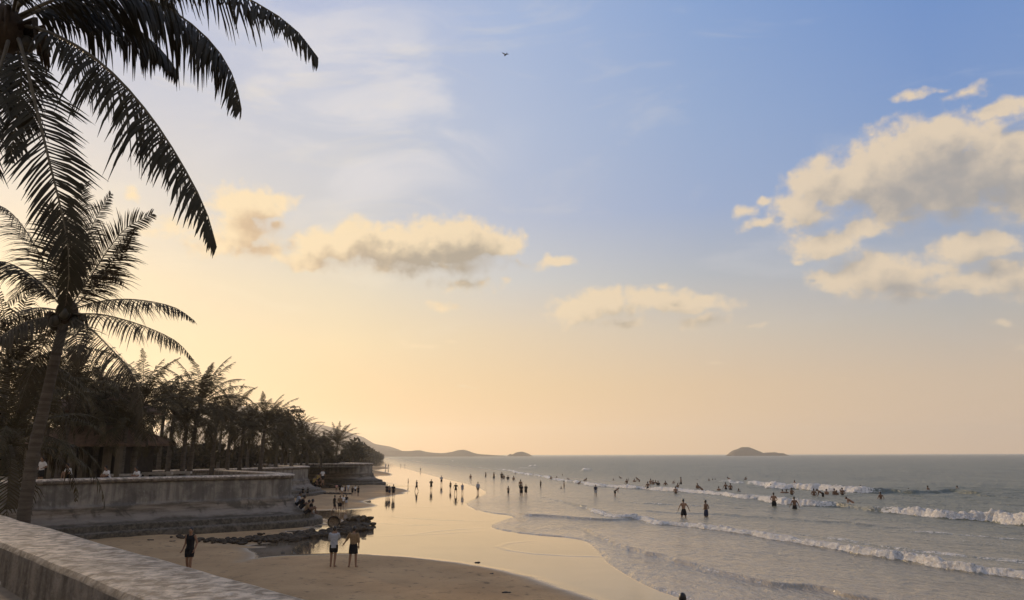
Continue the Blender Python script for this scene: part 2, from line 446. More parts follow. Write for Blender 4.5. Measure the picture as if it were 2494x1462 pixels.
# ------------------------------------------------------------------ world: evening sky with cumulus
SUN_AZ, SUN_EL = R(-38), R(13.5)
def build_world():
    w = bpy.data.worlds.new("World"); SC.world = w; w.use_nodes = True
    nt = NT(w.node_tree); nt.n.clear()
    out = nt.node('ShaderNodeOutputWorld'); bg = nt.node('ShaderNodeBackground')
    nt.l.new(bg.outputs[0], out.inputs[0])
    d = nt.vmath('NORMALIZE', nt.node('ShaderNodeTexCoord').outputs['Generated'])
    s = nt.node('ShaderNodeSeparateXYZ'); nt.put(s.inputs[0], d)
    az = nt.math('ARCTAN2', s.outputs[0], s.outputs[1]); el = nt.math('ARCSINE', s.outputs[2])
    azd = nt.math('MULTIPLY', az, 180 / math.pi); eld = nt.math('MULTIPLY', el, 180 / math.pi)
    e01 = nt.math('DIVIDE', nt.math('MAXIMUM', eld, 0.0), 90.0)
    cols = {
     -31: [(0, (242, 202, 148)), (6, (243, 213, 168)), (12, (238, 216, 178)), (18, (218, 210, 200)), (24, (198, 200, 211)), (32, (182, 190, 217)), (60, (120, 145, 195)), (90, (85, 115, 175))],
     -13: [(0, (248, 200, 142)), (4, (246, 207, 152)), (8, (243, 217, 170)), (12, (230, 215, 186)), (17, (205, 204, 204)), (24, (195, 200, 213)), (32, (178, 190, 219)), (90, (85, 115, 175))],
       0: [(0, (246, 198, 140)), (5, (238, 204, 156)), (9, (228, 206, 174)), (13, (206, 204, 200)), (18, (181, 190, 210)), (24, (177, 190, 215)), (32, (165, 184, 218)), (90, (80, 112, 175))],
      15: [(0, (232, 194, 150)), (5, (224, 194, 158)), (9, (209, 195, 176)), (13, (180, 184, 190)), (18, (155, 173, 206)), (24, (149, 172, 209)), (32, (136, 165, 211)), (90, (78, 110, 172))],
      31: [(0, (222, 190, 156)), (5, (208, 186, 162)), (9, (186, 181, 174)), (13, (164, 172, 186)), (18, (137, 162, 201)), (24, (122, 153, 203)), (32, (107, 144, 202)), (90, (76, 108, 170))],
     100: [(0, (214, 190, 164)), (8, (200, 184, 168)), (20, (176, 172, 176)), (45, (146, 156, 180)), (90, (108, 130, 170))]}
    rm = {k: nt.ramp(e01, [(e / 90, srgb(*c)) for e, c in v]) for k, v in cols.items()}
    base = rm[-31]
    for a, b_ in ((-31, -13), (-13, 0), (0, 15), (15, 31)):
        base = nt.mix(nt.smooth(azd, a, b_, 0, 1, 'LINEAR'), base, rm[b_])
    back = nt.vmath('SCALE', rm[100]); back.node.inputs['Scale'].default_value = 1.4  # sky behind the view, brightened beyond its ramp as fill for the ground
    base = nt.mix(nt.smooth(nt.math('ABSOLUTE', nt.math('ADD', azd, 4.0)), 42, 105), base, back)
    # physical sky of the same sun, for the part of the light that comes from all round
    sky = nt.node('ShaderNodeTexSky', sky_type='NISHITA'); sky.sun_disc = False
    sky.sun_elevation = SUN_EL; sky.sun_rotation = SUN_AZ
    nsk = nt.vmath('SCALE', sky.outputs[0]); nsk.node.inputs['Scale'].default_value = 0.10
    base = nt.mix(0.06, base, nsk)
    # ---- clouds: blobs in (azimuth, elevation) space with billowy edges
    comb = nt.node('ShaderNodeCombineXYZ'); nt.put(comb.inputs[0], az); nt.put(comb.inputs[1], el)
    P = nt.vmath('SCALE', comb.outputs[0]); P.node.inputs['Scale'].default_value = F_PX
    B = [  # photo x, y, half width, half height, weight
        (600, 500, 100, 52, 1.0), (690, 490, 50, 30, 0.9), (590, 560, 110, 50, 0.85), (660, 555, 60, 30, 0.7), (540, 595, 150, 55, 0.65), (430, 545, 130, 60, 0.45), (640, 610, 120, 40, 0.7),
        (800, 605, 110, 50, 1.1), (880, 590, 90, 50, 1.2), (980, 610, 140, 52, 1.35), (1110, 600, 130, 55, 1.4), (1190, 600, 80, 42, 1.1), (1050, 645, 260, 32, 0.9), (760, 640, 140, 30, 0.8), (1030, 570, 40, 25, 0.8), (1130, 562, 50, 25, 0.9),
        (1130, 690, 190, 40, 0.55), (1350, 637, 70, 20, 0.7), (1265, 640, 60, 25, 0.45), (1090, 745, 150, 30, 0.40),
        (1400, 755, 90, 45, 0.95), (1470, 730, 90, 42, 0.95), (1590, 735, 110, 40, 1.0), (1690, 745, 110, 30, 0.85), (1500, 785, 170, 28, 0.6), (1720, 785, 100, 26, 0.75), (1620, 700, 50, 20, 0.6), (1830, 795, 110, 18, 0.4),
        (1020, 838, 100, 16, 0.5), (1100, 828, 60, 14, 0.35), (1740, 880, 80, 14, 0.35), (1130, 945, 100, 14, 0.25), (2060, 925, 80, 14, 0.25),
        (1810, 515, 45, 24, 0.75), (1860, 490, 35, 20, 0.7), (1860, 545, 70, 24, 0.7), (1950, 515, 90, 50, 1.0), (2050, 450, 110, 70, 1.15), (2150, 430, 120, 85, 1.25), (2260, 400, 120, 90, 1.3), (2290, 350, 90, 50, 1.1), (2380, 430, 150, 95, 1.3), (2490, 420, 130, 100, 1.3), (2470, 345, 90, 40, 0.8), (2280, 480, 190, 60, 1.2), (2420, 485, 130, 40, 1.0), (2600, 400, 120, 90, 1.2),
        (2100, 555, 130, 40, 0.65), (2000, 590, 90, 48, 0.95), (2050, 575, 60, 35, 0.8), (1950, 630, 50, 22, 0.5), (2150, 545, 60, 24, 0.6), (2310, 530, 60, 20, 0.6),
        (2120, 665, 130, 52, 1.05), (2060, 690, 80, 38, 0.9), (2160, 700, 110, 40, 0.95), (2230, 660, 110, 40, 0.8), (2360, 605, 110, 38, 1.0), (2430, 590, 60, 26, 0.9), (2430, 665, 110, 40, 0.95), (2350, 690, 130, 40, 0.8), (2500, 680, 110, 50, 0.95), (2250, 720, 260, 34, 0.55), (2430, 775, 40, 20, 0.45),
        (2215, 230, 45, 20, 0.75), (2350, 225, 75, 26, 0.6), (2430, 265, 80, 24, 0.85), (2500, 250, 60, 20, 0.7), (2290, 215, 60, 18, 0.35), (2130, 330, 25, 14, 0.45),
        (320, 465, 45, 30, 0.45), (380, 560, 110, 40, 0.35),
        (-250, 560, 200, 60, 0.9), (2900, 520, 220, 90, 1.1), (2800, 820, 260, 40, 0.8), (-420, 820, 220, 40, 0.8)]
    g = bpy.data.node_groups.new("cloud_field", 'ShaderNodeTree')
    g.interface.new_socket("P", in_out='INPUT', socket_type='NodeSocketVector')
    g.interface.new_socket("F", in_out='OUTPUT', socket_type='NodeSocketFloat')
    gt = NT(g); gi = gt.node('NodeGroupInput'); go = gt.node('NodeGroupOutput')
    p = gi.outputs[0]
    wv = gt.noise(p, 1 / 95.0, 3, 0.55, color=True)
    wv = gt.vmath('MULTIPLY', gt.vmath('SUBTRACT', wv, (0.5, 0.5, 0.5)), (70, 55, 0))
    q = gt.vmath('ADD', p, wv)
    acc = None
    for bx, by, rx, ry, wt in B:
        a, e = azel(bx, by)
        v = gt.vmath('MULTIPLY_ADD', q, (1 / rx, 1 / ry, 0), (-a / rx, -e / ry, 0))
        f = gt.math('SUBTRACT', wt, gt.vmath('LENGTH', v))
        if acc is None: acc = f
        else:
            acc = gt.math('SMOOTH_MAX', acc, f, 0.25)
    vor = gt.node('ShaderNodeTexVoronoi', feature='SMOOTH_F1'); gt.put(vor.inputs['Vector'], q)
    vor.inputs['Scale'].default_value = 1 / 34.0; vor.inputs['Smoothness'].default_value = 0.6
    bil = gt.math('SUBTRACT', 0.42, vor.outputs['Distance'])
    fb = gt.math('SUBTRACT', gt.noise(gt.vmath('MULTIPLY', p, (0.8, 1.15, 1)), 1 / 62.0, 8, 0.58), 0.47)
    acc = gt.math('ADD', acc, gt.math('ADD', gt.math('MULTIPLY', bil, 0.38), gt.math('MULTIPLY', fb, 1.0)))
    gt.put(go.inputs[0], acc)
    def field(vec):
        n = nt.node('ShaderNodeGroup'); n.node_tree = g; nt.put(n.inputs[0], vec); return n.outputs[0]
    F1 = field(P)
    F2 = field(nt.vmath('ADD', P, (-30, 44, 0)))
    fine = nt.math('MULTIPLY', nt.math('SUBTRACT', nt.noise(P, 1 / 20.0, 5, 0.62), 0.5), 0.55)
    soft = nt.smooth(nt.math('SUBTRACT', F2, F1), 0.0, 0.5, 0.50, 1.10)
    dens = nt.smooth(nt.math('ADD', F1, fine), -0.12, soft)
    tex = nt.math('MULTIPLY', nt.math('SUBTRACT', nt.noise(P, 1 / 55.0, 6, 0.55), 0.5), 1.0)
    body = nt.smooth(nt.math('ADD', F2, tex), -0.15, nt.smooth(azd, -16, 14, 0.98, 1.38), 0, 1, 'LINEAR')
    near = nt.smooth(azd, -22, 26)
    lit = nt.mix(near, srgb(249, 224, 182), srgb(228, 208, 180))
    shd = nt.mix(nt.smooth(azd, -21, -6), srgb(208, 178, 142), srgb(170, 158, 140))
    shd = nt.mix(nt.smooth(azd, 8, 30), shd, srgb(166, 161, 156))
    cc = nt.mix(nt.smooth(body, 0.08, 0.92), lit, shd)
    # clouds low down take the colour of the air
    cc = nt.mix(nt.smooth(eld, 12, 4, 0, 0.5), cc, base)
    veil = nt.noise(nt.vmath('MULTIPLY', P, (1.0, 2.6, 1)), 1 / 420.0, 5, 0.55, 0.8)
    va, ve = azel(860, 260)
    vm = nt.vmath('LENGTH', nt.vmath('MULTIPLY_ADD', P, (1 / 480, 1 / 330, 0), (-va / 480, -ve / 330, 0)))
    vf = nt.math('MULTIPLY', nt.smooth(veil, 0.40, 0.66), nt.smooth(vm, 1.05, 0.35))
    base = nt.mix(nt.math('MULTIPLY', vf, 0.7), base, srgb(226, 222, 222))
    wisp = nt.noise(nt.vmath('MULTIPLY', P, (1.0, 3.6, 1)), 1 / 500.0, 5, 0.6, 1.0)
    base = nt.mix(nt.math('MULTIPLY', nt.smooth(wisp, 0.52, 0.72), nt.smooth(eld, 3, 14, 0.0, 0.22)), base, nt.mix(near, srgb(252, 236, 205), srgb(205, 205, 210)))
    colr = nt.mix(nt.math('MULTIPLY', dens, 0.93), base, cc)
    colr = nt.mix(nt.smooth(eld, -0.2, -3.0), colr, (0.10, 0.09, 0.08))
    nt.put(bg.inputs[0], colr); bg.inputs[1].default_value = 1.0
    w.cycles.sampling_method = 'MANUAL'; w.cycles.sample_map_resolution = 512
build_world()
sun = bpy.data.lights.new("sun", 'SUN'); sun.energy = 3.5; sun.angle = R(4); sun.color = (1.0, 0.74, 0.46)
so = bpy.data.objects.new("sun", sun); COL.objects.link(so)
sd = Vector((math.sin(SUN_AZ) * math.cos(SUN_EL), math.cos(SUN_AZ) * math.cos(SUN_EL), math.sin(SUN_EL)))
so.rotation_euler = sd.to_track_quat('Z', 'Y').to_euler()
so.location = (0, 0, 60)
SC.view_settings.view_transform = 'Standard'; SC.view_settings.look = 'None'
SC.view_settings.exposure = 0.0; SC.view_settings.gamma = 1.0
SC.cycles.use_denoising = True
SC.cycles.max_bounces = 6; SC.cycles.diffuse_bounces = 3; SC.cycles.glossy_bounces = 3; SC.cycles.volume_bounces = 2
SC.cycles.transparent_max_bounces = 6

# ------------------------------------------------------------------ shore layout (level ground)
EDGE = [(905, 1113.6), (915, 1117), (930, 1124), (960, 1134), (1010, 1148), (1080, 1166), (1150, 1181), (1192, 1199), (1168, 1212), (1142, 1222), (1134, 1230), (1180, 1249), (1262, 1257), (1222, 1272),
        (1186, 1285), (1284, 1303), (1420, 1312), (1452, 1334), (1474, 1366), (1525, 1399), (1592, 1435), (1680, 1464), (1790, 1500), (2050, 1580), (2500, 1750)]
edge = [gp(*p) for p in EDGE]
edge = [Vector((-700, 9000)), Vector((-560, 3200))] + [Vector((p.x, p.y)) for p in edge]
edge = chaikin(edge, 2)
SEA_POLY = [(p.x, p.y) for p in edge] + [(400, 0), (12000, 2000), (12000, 12000), (-700, 12000)]
DRY1 = [gp(*p, 0.09) for p in [(560, 1374), (620, 1363), (690, 1354), (800, 1351), (900, 1352), (1000, 1360), (1100, 1373), (1200, 1391), (1270, 1411), (1350, 1438), (1430, 1468), (1500, 1510), (1520, 1700), (1300, 2400), (-2500, 2400), (-900, 1270), (100, 1268), (250, 1285), (420, 1312), (560, 1326), (600, 1350)]]
DRY2 = [gp(*p, 0.06) for p in [(600, 1196), (700, 1186), (815, 1183), (900, 1183), (955, 1186), (990, 1197), (955, 1206), (900, 1215), (858, 1222), (915, 1231), (870, 1238), (800, 1242), (745, 1243), (690, 1239), (600, 1240)]]
DRY3 = [gp(*p) for p in [(880, 1146), (930, 1150), (960, 1156), (925, 1160), (880, 1162)]]
DRY4 = [gp(*p) for p in [(880, 1134), (920, 1137), (955, 1141), (915, 1144), (880, 1144)]]
DAMP = [gp(*p) for p in [(250, 1288), (500, 1293), (700, 1280), (772, 1268), (800, 1278), (780, 1290), (700, 1303), (640, 1330), (560, 1340), (400, 1320)]]
DRY = [chaikin(p, 2, True) for p in (DRY1, DRY2, DRY3, DRY4)]
DAMP = chaikin(DAMP, 2, True)
RIDGES = [[(915, 1256), (980, 1262), (1080, 1268), (1190, 1270)], [(900, 1309), (1000, 1304), (1060, 1295), (1120, 1290), (1184, 1286)],
          [(1300, 1318), (1240, 1324), (1212, 1333), (1240, 1342), (1300, 1350), (1380, 1355), (1500, 1358), (1560, 1366)], [(960, 1233), (1040, 1236), (1110, 1232), (1140, 1228)],
          [(905, 1162), (990, 1166), (1070, 1172), (1130, 1180)], [(1000, 1305), (1090, 1300), (1180, 1294)], [(905, 1276), (1010, 1280), (1130, 1278)],
          [(1000, 1214), (1080, 1216), (1120, 1214)], [(930, 1148), (1000, 1152), (1060, 1160)]]
RIDGES = [[gp(*p) for p in r_] for r_ in RIDGES]

def seg_grid(rs, th):
    Rr, T = np.meshgrid(rs, th, indexing='ij')
    X = Rr * np.sin(T); Y = Rr * np.cos(T)
    n, k = len(rs), len(th)
    i = np.arange((n - 1) * k).reshape(n - 1, k)[:, :-1].ravel()
    Q = np.stack([i, i + 1, i + k + 1, i + k], 1)
    return X.ravel(), Y.ravel(), Q

# ------------------------------------------------------------------ sea wall paths (plan), the beach on the right hand side
n_, t_ = Vector((0.731, 0.682)), Vector((-0.682, 0.731))
WALL_A = [n_ * 3.05 + t_ * s for s in (-10, -4, 2, 8, 14, 20, 25)] + [Vector(p) for p in ((-19.2, 25.2), (-21.8, 29.6), (-22.9, 33.6), (-22.0, 37.2), (-19.7, 40.3), (-16.7, 43.2), (-14.3, 45.4), (-13.55, 46.5), (-13.45, 47.6), (-14.2, 49.2), (-17.0, 53.5), (-22, 60))]
WALL_B = [Vector(p) for p in ((-28, 58), (-25, 64), (-22.6, 72), (-21.4, 80), (-21.6, 82), (-23, 85), (-28, 92))]
WALL_C = [Vector(p) for p in ((-36, 99), (-31, 103), (-26.5, 105), (-20.8, 106.5), (-19.7, 107.6), (-19.7, 109), (-22.0, 114), (-27, 124), (-40, 150))]
def path2(P, n):
    return [Vector((p.x, p.y)) for p in catmull([Vector((q.x, q.y, 0)) for q in P], n)]

def near_wall(X, Y):
    best = np.full(X.shape, 1e9)
    for W in (WALL_A, WALL_B, WALL_C):
        d, s, f = pl_dist(X, Y, W)
        best = np.minimum(best, np.where(s > 0, d, 0))
    return best

# ------------------------------------------------------------------ beach
def sand_height(X, Y, full=False):
    d, s, f = pl_dist(X, Y, edge)
    ins = in_poly(X, Y, SEA_POLY)
    ds = np.where(ins, -d, d)                       # + on land
    dry = np.zeros(X.shape)
    for k, P in enumerate(DRY):
        dd, _, _ = pl_dist(X, Y, list(P) + [P[0]])
        i_ = in_poly(X, Y, P)
        sd_ = np.where(i_, dd, -dd) + 0.6 * (fbm(X * 0.35, Y * 0.35, 5) - 0.5) * 2 * (0.7 if k == 0 else 1.0)
        dry = np.maximum(dry, sstep(-1.2, 1.0 if k == 0 else 1.6, sd_))
    z = 0.012 + 0.0012 * np.clip(ds, 0, 60)
    z = z + dry * 0.10
    nw = near_wall(X, Y)
    z = z + 0.16 * sstep(7.0, 1.0, nw)
    bump = (fbm(X * 1.7, Y * 1.7, 21, 5) - 0.5) * 0.05 + (fbm(X * 0.4, Y * 0.4, 31, 3) - 0.5) * 0.07
    z = z + bump * dry
    rid = np.zeros(X.shape)
    for r_ in RIDGES:
        dd, sg, fr = pl_dist(X, Y, r_)
        dd = dd + 0.15 * (fbm(X * 0.8, Y * 0.8, 77, 3) - 0.5)
        fade = np.sin(np.clip(fr, 0.02, 0.98) * math.pi) ** 0.5
        rid = np.maximum(rid, np.exp(-(dd / 0.10) ** 2) * fade)
    z = z + rid * 0.018
    z = np.where(ds < 0, -0.03 + 0.02 * ds, z)
    dd, _, _ = pl_dist(X, Y, list(DAMP) + [DAMP[0]])
    dm = sstep(-0.7, 1.0, np.where(in_poly(X, Y, DAMP), dd, -dd) + 2.2 * (fbm(X * 0.5, Y * 1.6, 61, 4) - 0.5))
    wet = 1 - np.maximum(dry, 0.85 * dm)
    return z, wet, ds

def build_beach():
    rs = np.concatenate([np.arange(4, 14, 0.25), np.arange(14, 36, 0.10), np.arange(36, 60, 0.16), np.arange(60, 120, 0.4), np.geomspace(120, 3500, 60)])
    th = np.radians(np.arange(-62, 40, 0.16))
    X, Y, Q = seg_grid(rs, th)
    z, wet, ds = sand_height(X, Y)
    keep = (ds[Q] > -3).any(1)
    Q = Q[keep]
    used = np.unique(Q); mp = np.full(len(X), -1); mp[used] = np.arange(len(used))
    V = np.stack([X, Y, z], 1)[used]
    o = np_mesh("beach", V, mp[Q][:, ::-1], M['sand'], {'wet': wet[used]})
    tag(o, "brown sand beach with a mirror of wet sand along the water", "beach", kind="structure")
build_beach()

def gpg(px, py):
    p = gp(px, py)
    for _ in range(3): p = gp(px, py, ground_z(p.x, p.y))
    return p
def ground_z(x, y):
    z, w, d = sand_height(np.array([float(x)]), np.array([float(y)]))
    return float(max(z[0], -0.05))

# ------------------------------------------------------------------ sea
# breakers: photo line, wave height (m), foam amount; both change along the line
BRK = [
  ([(1330, 1214), (1421, 1237), (1491, 1261), (1564, 1266), (1603, 1279), (1640, 1281), (1715, 1290), (1827, 1304), (1938, 1326), (2050, 1344), (2162, 1361), (2330, 1388), (2494, 1408), (2700, 1440), (3100, 1500)],
   [(0, .02, .30), (.1, .05, .35), (.17, .10, .2), (.25, .12, .35), (.30, .13, .6), (.34, .14, .9), (.6, .17, .95), (1, .21, 1.0)], 0.55),
  ([(1141, 1138), (1190, 1142), (1233, 1146), (1262, 1153), (1289, 1158), (1320, 1162), (1348, 1169), (1400, 1176), (1444, 1183), (1492, 1187), (1573, 1193), (1651, 1198), (1704, 1203), (1784, 1212), (1803, 1216), (1864, 1219), (1897, 1228), (1945, 1231), (2039, 1235), (2073, 1238), (2099, 1246), (2158, 1252), (2238, 1258), (2297, 1264), (2396, 1270), (2494, 1279), (2800, 1310)],
   [(0, .2, .7), (.5, .22, .9), (.62, .22, .85), (.8, .26, .9), (.885, .28, .95), (.90, .28, .2), (.925, .30, .3), (.935, .36, 1.0), (1, .38, 1.0)], 0.9),
  ([(1745, 1172), (1775, 1177), (1823, 1178), (1848, 1183), (1897, 1190), (1945, 1191), (2039, 1196), (2099, 1199), (2164, 1200), (2218, 1202), (2260, 1202), (2330, 1202), (2400, 1208), (2480, 1216)],
   [(0, .15, .3), (.2, .3, .7), (.3, .50, 1.0), (.55, .52, 1.0), (.66, .5, .9), (.70, .40, .1), (.9, .22, 0), (1, .08, 0)], 1.5),
  ([(2190, 1184), (2290, 1180), (2370, 1182), (2480, 1186), (2650, 1190)], [(0, .06, 0), (.3, .26, 0), (.7, .28, 0), (1, .25, 0)], 2.0),
  ([(1985, 1166), (2080, 1168), (2200, 1174)], [(0, .06, 0), (.5, .24, .0), (1, .06, 0)], 2.0),
  ([(1880, 1296), (2050, 1320), (2200, 1342), (2350, 1360), (2494, 1376)], [(0, .02, .2), (.3, .04, .5), (1, .05, .55)], 0.5),
  ([(2130, 1290), (2300, 1302), (2494, 1318)], [(0, .02, .2), (.4, .04, .5), (1, .04, .5)], 0.6),
  ([(1480, 1222), (1580, 1228), (1700, 1234)], [(0, .03, .35), (1, .04, .3)], 0.6),
  ([(1560, 1246), (1800, 1258), (2000, 1272), (2200, 1290)], [(0, .06, 0), (1, .09, 0)], 1.0),
  ([(1500, 1156), (1750, 1160), (1960, 1160), (2150, 1158)], [(0, .1, 0), (.5, .25, 0), (1, .2, 0)], 2.0),
  ([(1950, 1142), (2250, 1150), (2494, 1156)], [(0, .1, 0), (.5, .3, 0), (1, .3, 0)], 2.6),
  ([(1250, 1128), (1500, 1133), (1750, 1135)], [(0, .1, 0), (.5, .3, 0), (1, .2, 0)], 3.0),
  ([(1418, 1150), (1430, 1146), (1440, 1144)], [(0, .4, .6), (.5, .7, 1), (1, .4, .6)], 1.6),
  ([(1292, 1138), (1305, 1136)], [(0, .5, .9), (1, .5, .9)], 1.2), ([(1098, 1126), (1106, 1125)], [(0, .8, .9), (1, .8, .9)], 1.5),
  ([(1260, 1141), (1300, 1141)], [(0, .3, .6), (1, .3, .6)], 1.2),
]
SWASH = [(1405, 1286), (1491, 1326), (1575, 1353), (1659, 1377), (1771, 1407), (1883, 1431), (1972, 1439), (2084, 1463), (2300, 1520), (2600, 1600)]
SWASH2 = [(1268, 1257), (1330, 1260), (1421, 1267), (1490, 1270), (1545, 1266)]

def build_sea():
    rs = np.concatenate([np.arange(14, 30, 0.09), np.arange(30, 60, 0.12), np.arange(60, 112, 0.22), np.geomspace(112, 12000, 150)])
    th = np.radians(np.concatenate([np.arange(-14, -4.5, 0.2), np.arange(-4.5, 37, 0.085), np.arange(37, 60, 0.3)]))
    X, Y, Q = seg_grid(rs, th)
    d, s, f = pl_dist(X, Y, edge)
    ins = in_poly(X, Y, SEA_POLY)
    ds = np.where(ins, d, -d)
    keep = (ds[Q] > -0.9).any(1)
    Q = Q[keep]
    used = np.unique(Q); mp = np.full(len(X), -1); mp[used] = np.arange(len(used)); Q = mp[Q]
    X = X[used]; Y = Y[used]; ds = ds[used]
    ds = ds + 0.35 * (fbm(X * 0.9, Y * 0.9, 3, 3) - 0.5)
    z = np.where(ds > 0, 0.048 * sstep(0, 0.20, ds), -0.15 * sstep(0, -0.25, ds))
    # swells, running with the breakers
    off = sstep(4, 45, ds)
    u = X * 0.92 + Y * 0.40
    wob = 6 * (fbm(X * 0.03, Y * 0.03, 13, 3) - 0.5)
    z = z + off * (0.05 * np.sin((u + wob) * 0.9) + 0.08 * np.sin((u + 2 * wob) * 0.41 + 1.3))
    z = z + (0.045 + 0.17 * off) * (fbm(u * 1.25, (Y * .92 - X * .4) * 0.40, 8, 4) - 0.5) * sstep(0, 4, ds)
    z = z + (0.03 + 0.05 * off) * (fbm(u * 3.4, (Y * .92 - X * .4) * 0.8, 18, 3) - 0.5) * sstep(0, 3, ds)
    foam = np.zeros(X.shape)
    nz = fbm(X * 0.7, Y * 0.7, 41, 4) - 0.5; nf = fbm(X * 4.4, Y * 4.4, 55, 3); ng = fbm(X * 0.9, Y * 0.9, 58, 3)
    for pts, prof, wd in BRK:
        L = [gp(*p) for p in pts]
        if len(L) > 2: L = [Vector((p.x, p.y)) for p in catmull([Vector((p.x, p.y, 0)) for p in L], 4)]
        far = max(p[1] for p in L); R0 = 10 + 14 * wd
        msk = (X > min(p[0] for p in L) - R0) & (X < max(p[0] for p in L) + R0) & (Y > min(p[1] for p in L) - R0) & (Y < max(p[1] for p in L) + R0)
        ix = np.nonzero(msk)[0]
        if not len(ix): continue
        dd, sg, fr = pl_dist(X[ix], Y[ix], L)
        # seaward side = larger ground coordinate along (0.92, 0.40)
        e = np.array((L[-1][0] - L[0][0], L[-1][1] - L[0][1]))
        right = np.array((e[1], -e[0]))
        sea_s = 1.0 if right @ np.array((0.92, 0.40)) > 0 else -1.0
        uu = dd * sg * sea_s + 1.1 * wd * nz[ix] + 1.3 * wd * (fbm(X[ix] * .22, Y[ix] * .22, 71, 2) - .5)
        endf = sstep(0, 0.03, fr) * sstep(1.0, 0.985, fr) if len(pts) > 3 else np.ones(len(ix))
        clipd = ((fr <= 0.0005) | (fr >= 0.9995)) & (dd > 0.8 * wd)
        h = np.interp(fr, [p[0] for p in prof], [p[1] for p in prof]); fo = np.interp(fr, [p[0] for p in prof], [p[2] for p in prof])
        brk = fbm(X[ix] * 0.33, Y[ix] * 0.33, 68, 3)
        fo = fo * np.clip(0.62 + 1.0 * (brk - .28), .5, 1.1)
        h = h * (0.45 + 1.1 * brk) * np.where(clipd, 0.0, 1.0) * (0.25 + .75 * endf)
        front = sstep(-0.55 * wd, 0.12 * wd, uu)
        back = np.where(uu > 0.12 * wd, np.exp(-np.clip(uu - 0.12 * wd, 0, 60) / (1.7 * wd)), 1.0)
        z[ix] += h * front * back - 0.12 * h * np.exp(-((uu + 1.0 * wd) / (0.7 * wd)) ** 2)
        fm = fo * sstep(-0.62 * wd, -0.35 * wd, uu) * np.where(uu > 0.25 * wd, np.exp(-(np.clip(uu - 0.25 * wd, 0, 60) / (0.75 * wd)) ** 1.2), 1.0)
        fm = np.where(clipd, 0, fm)
        lace = fo * 0.46 * sstep(0, 0.5, uu) * np.exp(-np.clip(uu, 0, 99) / (6.5 * wd)) * np.where(clipd, 0, 1)
        z[ix] += fm * ((nf[ix] - 0.35) * 0.36 + (ng[ix] - .5) * .10) * np.clip(h / 0.3, .35, 1.3)
        fm = fm * np.clip(0.8 + .9 * (ng[ix] - .3), .7, 1.1)
        foam[ix] = np.maximum(foam[ix], np.maximum(fm, lace))
    for SW, hh in ((SWASH, 0.13), (SWASH2, 0.13)):
        sw = [gp(*p) for p in SW]
        sw = [Vector((p.x, p.y)) for p in catmull([Vector((p.x, p.y, 0)) for p in sw], 4)]
        dd, sg, fr = pl_dist(X, Y, sw)
        e = sw[-1] - sw[0]
        sea_s = 1.0 if (e.y * 0.92 - e.x * 0.40) > 0 else -1.0
        uu = dd * sg * sea_s + 0.5 * (fbm(X * 0.8, Y * 0.8, 90, 4) - 0.5)
        live = np.where(((fr <= 0.001) | (fr >= .999)) & (dd > 0.5), 0, 1) * sstep(0, .08, fr)
        z = z + live * hh * sstep(-0.16, 0.16, uu) * np.exp(-np.clip(uu, 0, 50) / 2.5)
        foam = np.maximum(foam, live * 0.30 * np.exp(-(uu / 0.12) ** 2))
    # thin foam lip along part of the water's edge, drifting specks in the shallows
    lip = np.exp(-((ds - 0.12) / 0.08) ** 2) * sstep(0.45, 0.7, fbm(X * 0.3, Y * 0.3, 99, 3))
    foam = np.maximum(foam, 0.40 * lip)
    patch = sstep(0.50, 0.72, fbm(X * 0.22, Y * 0.10, 17, 4)) * sstep(1, 6, ds) * sstep(70, 20, Y)
    foam = np.maximum(foam, 0.30 * patch)
    shallow = np.exp(-np.clip(ds, 0, 400) / 15.0)
    V = np.stack([X, Y, z], 1)
    o = np_mesh("sea", V, Q[:, ::-1], M['sea'], {'foam': foam, 'shallow': shallow})
    tag(o, "grey green sea with white breakers rolling in towards the wet sand", "sea", kind="structure")
build_sea()

# sea bed / earth far below so nothing is open underneath
mesh_obj("ground", [(-9000, -400, -2.2), (9000, -400, -2.2), (9000, 9000, -2.2), (-9000, 9000, -2.2)], [(0, 1, 2, 3)], M['sand'])
tag(bpy.data.objects["ground"], "sandy sea bed stretching under the beach and the water", "ground", kind="structure")

# ------------------------------------------------------------------ sea walls and promenade
ZT, ZP = 3.10, 2.60
def sweep(path, prof, scale_fn, name, mat, parent):
    """prof: list of (offset, z); offset scaled along the path; open strip with end caps"""
    vs = []; fs = []; n = len(prof)
    for i, p in enumerate(path):
        t = (path[min(i + 1, len(path) - 1)] - path[max(i - 1, 0)]).normalized()
        nr = Vector((t.y, -t.x)); k = scale_fn(i / (len(path) - 1), p)
        for o, z in prof:
            oo = o * k if o > 0.2 else o
            vs.append((p.x + nr.x * oo, p.y + nr.y * oo, z))
    for i in range(len(path) - 1):
        for j in range(n - 1):
            fs.append((i * n + j, (i + 1) * n + j, (i + 1) * n + j + 1, i * n + j + 1))
    fs.append(tuple(range(n))); fs.append(tuple((len(path) - 1) * n + j for j in range(n))[::-1])
    return mesh_obj(name, vs, fs, mat, parent)

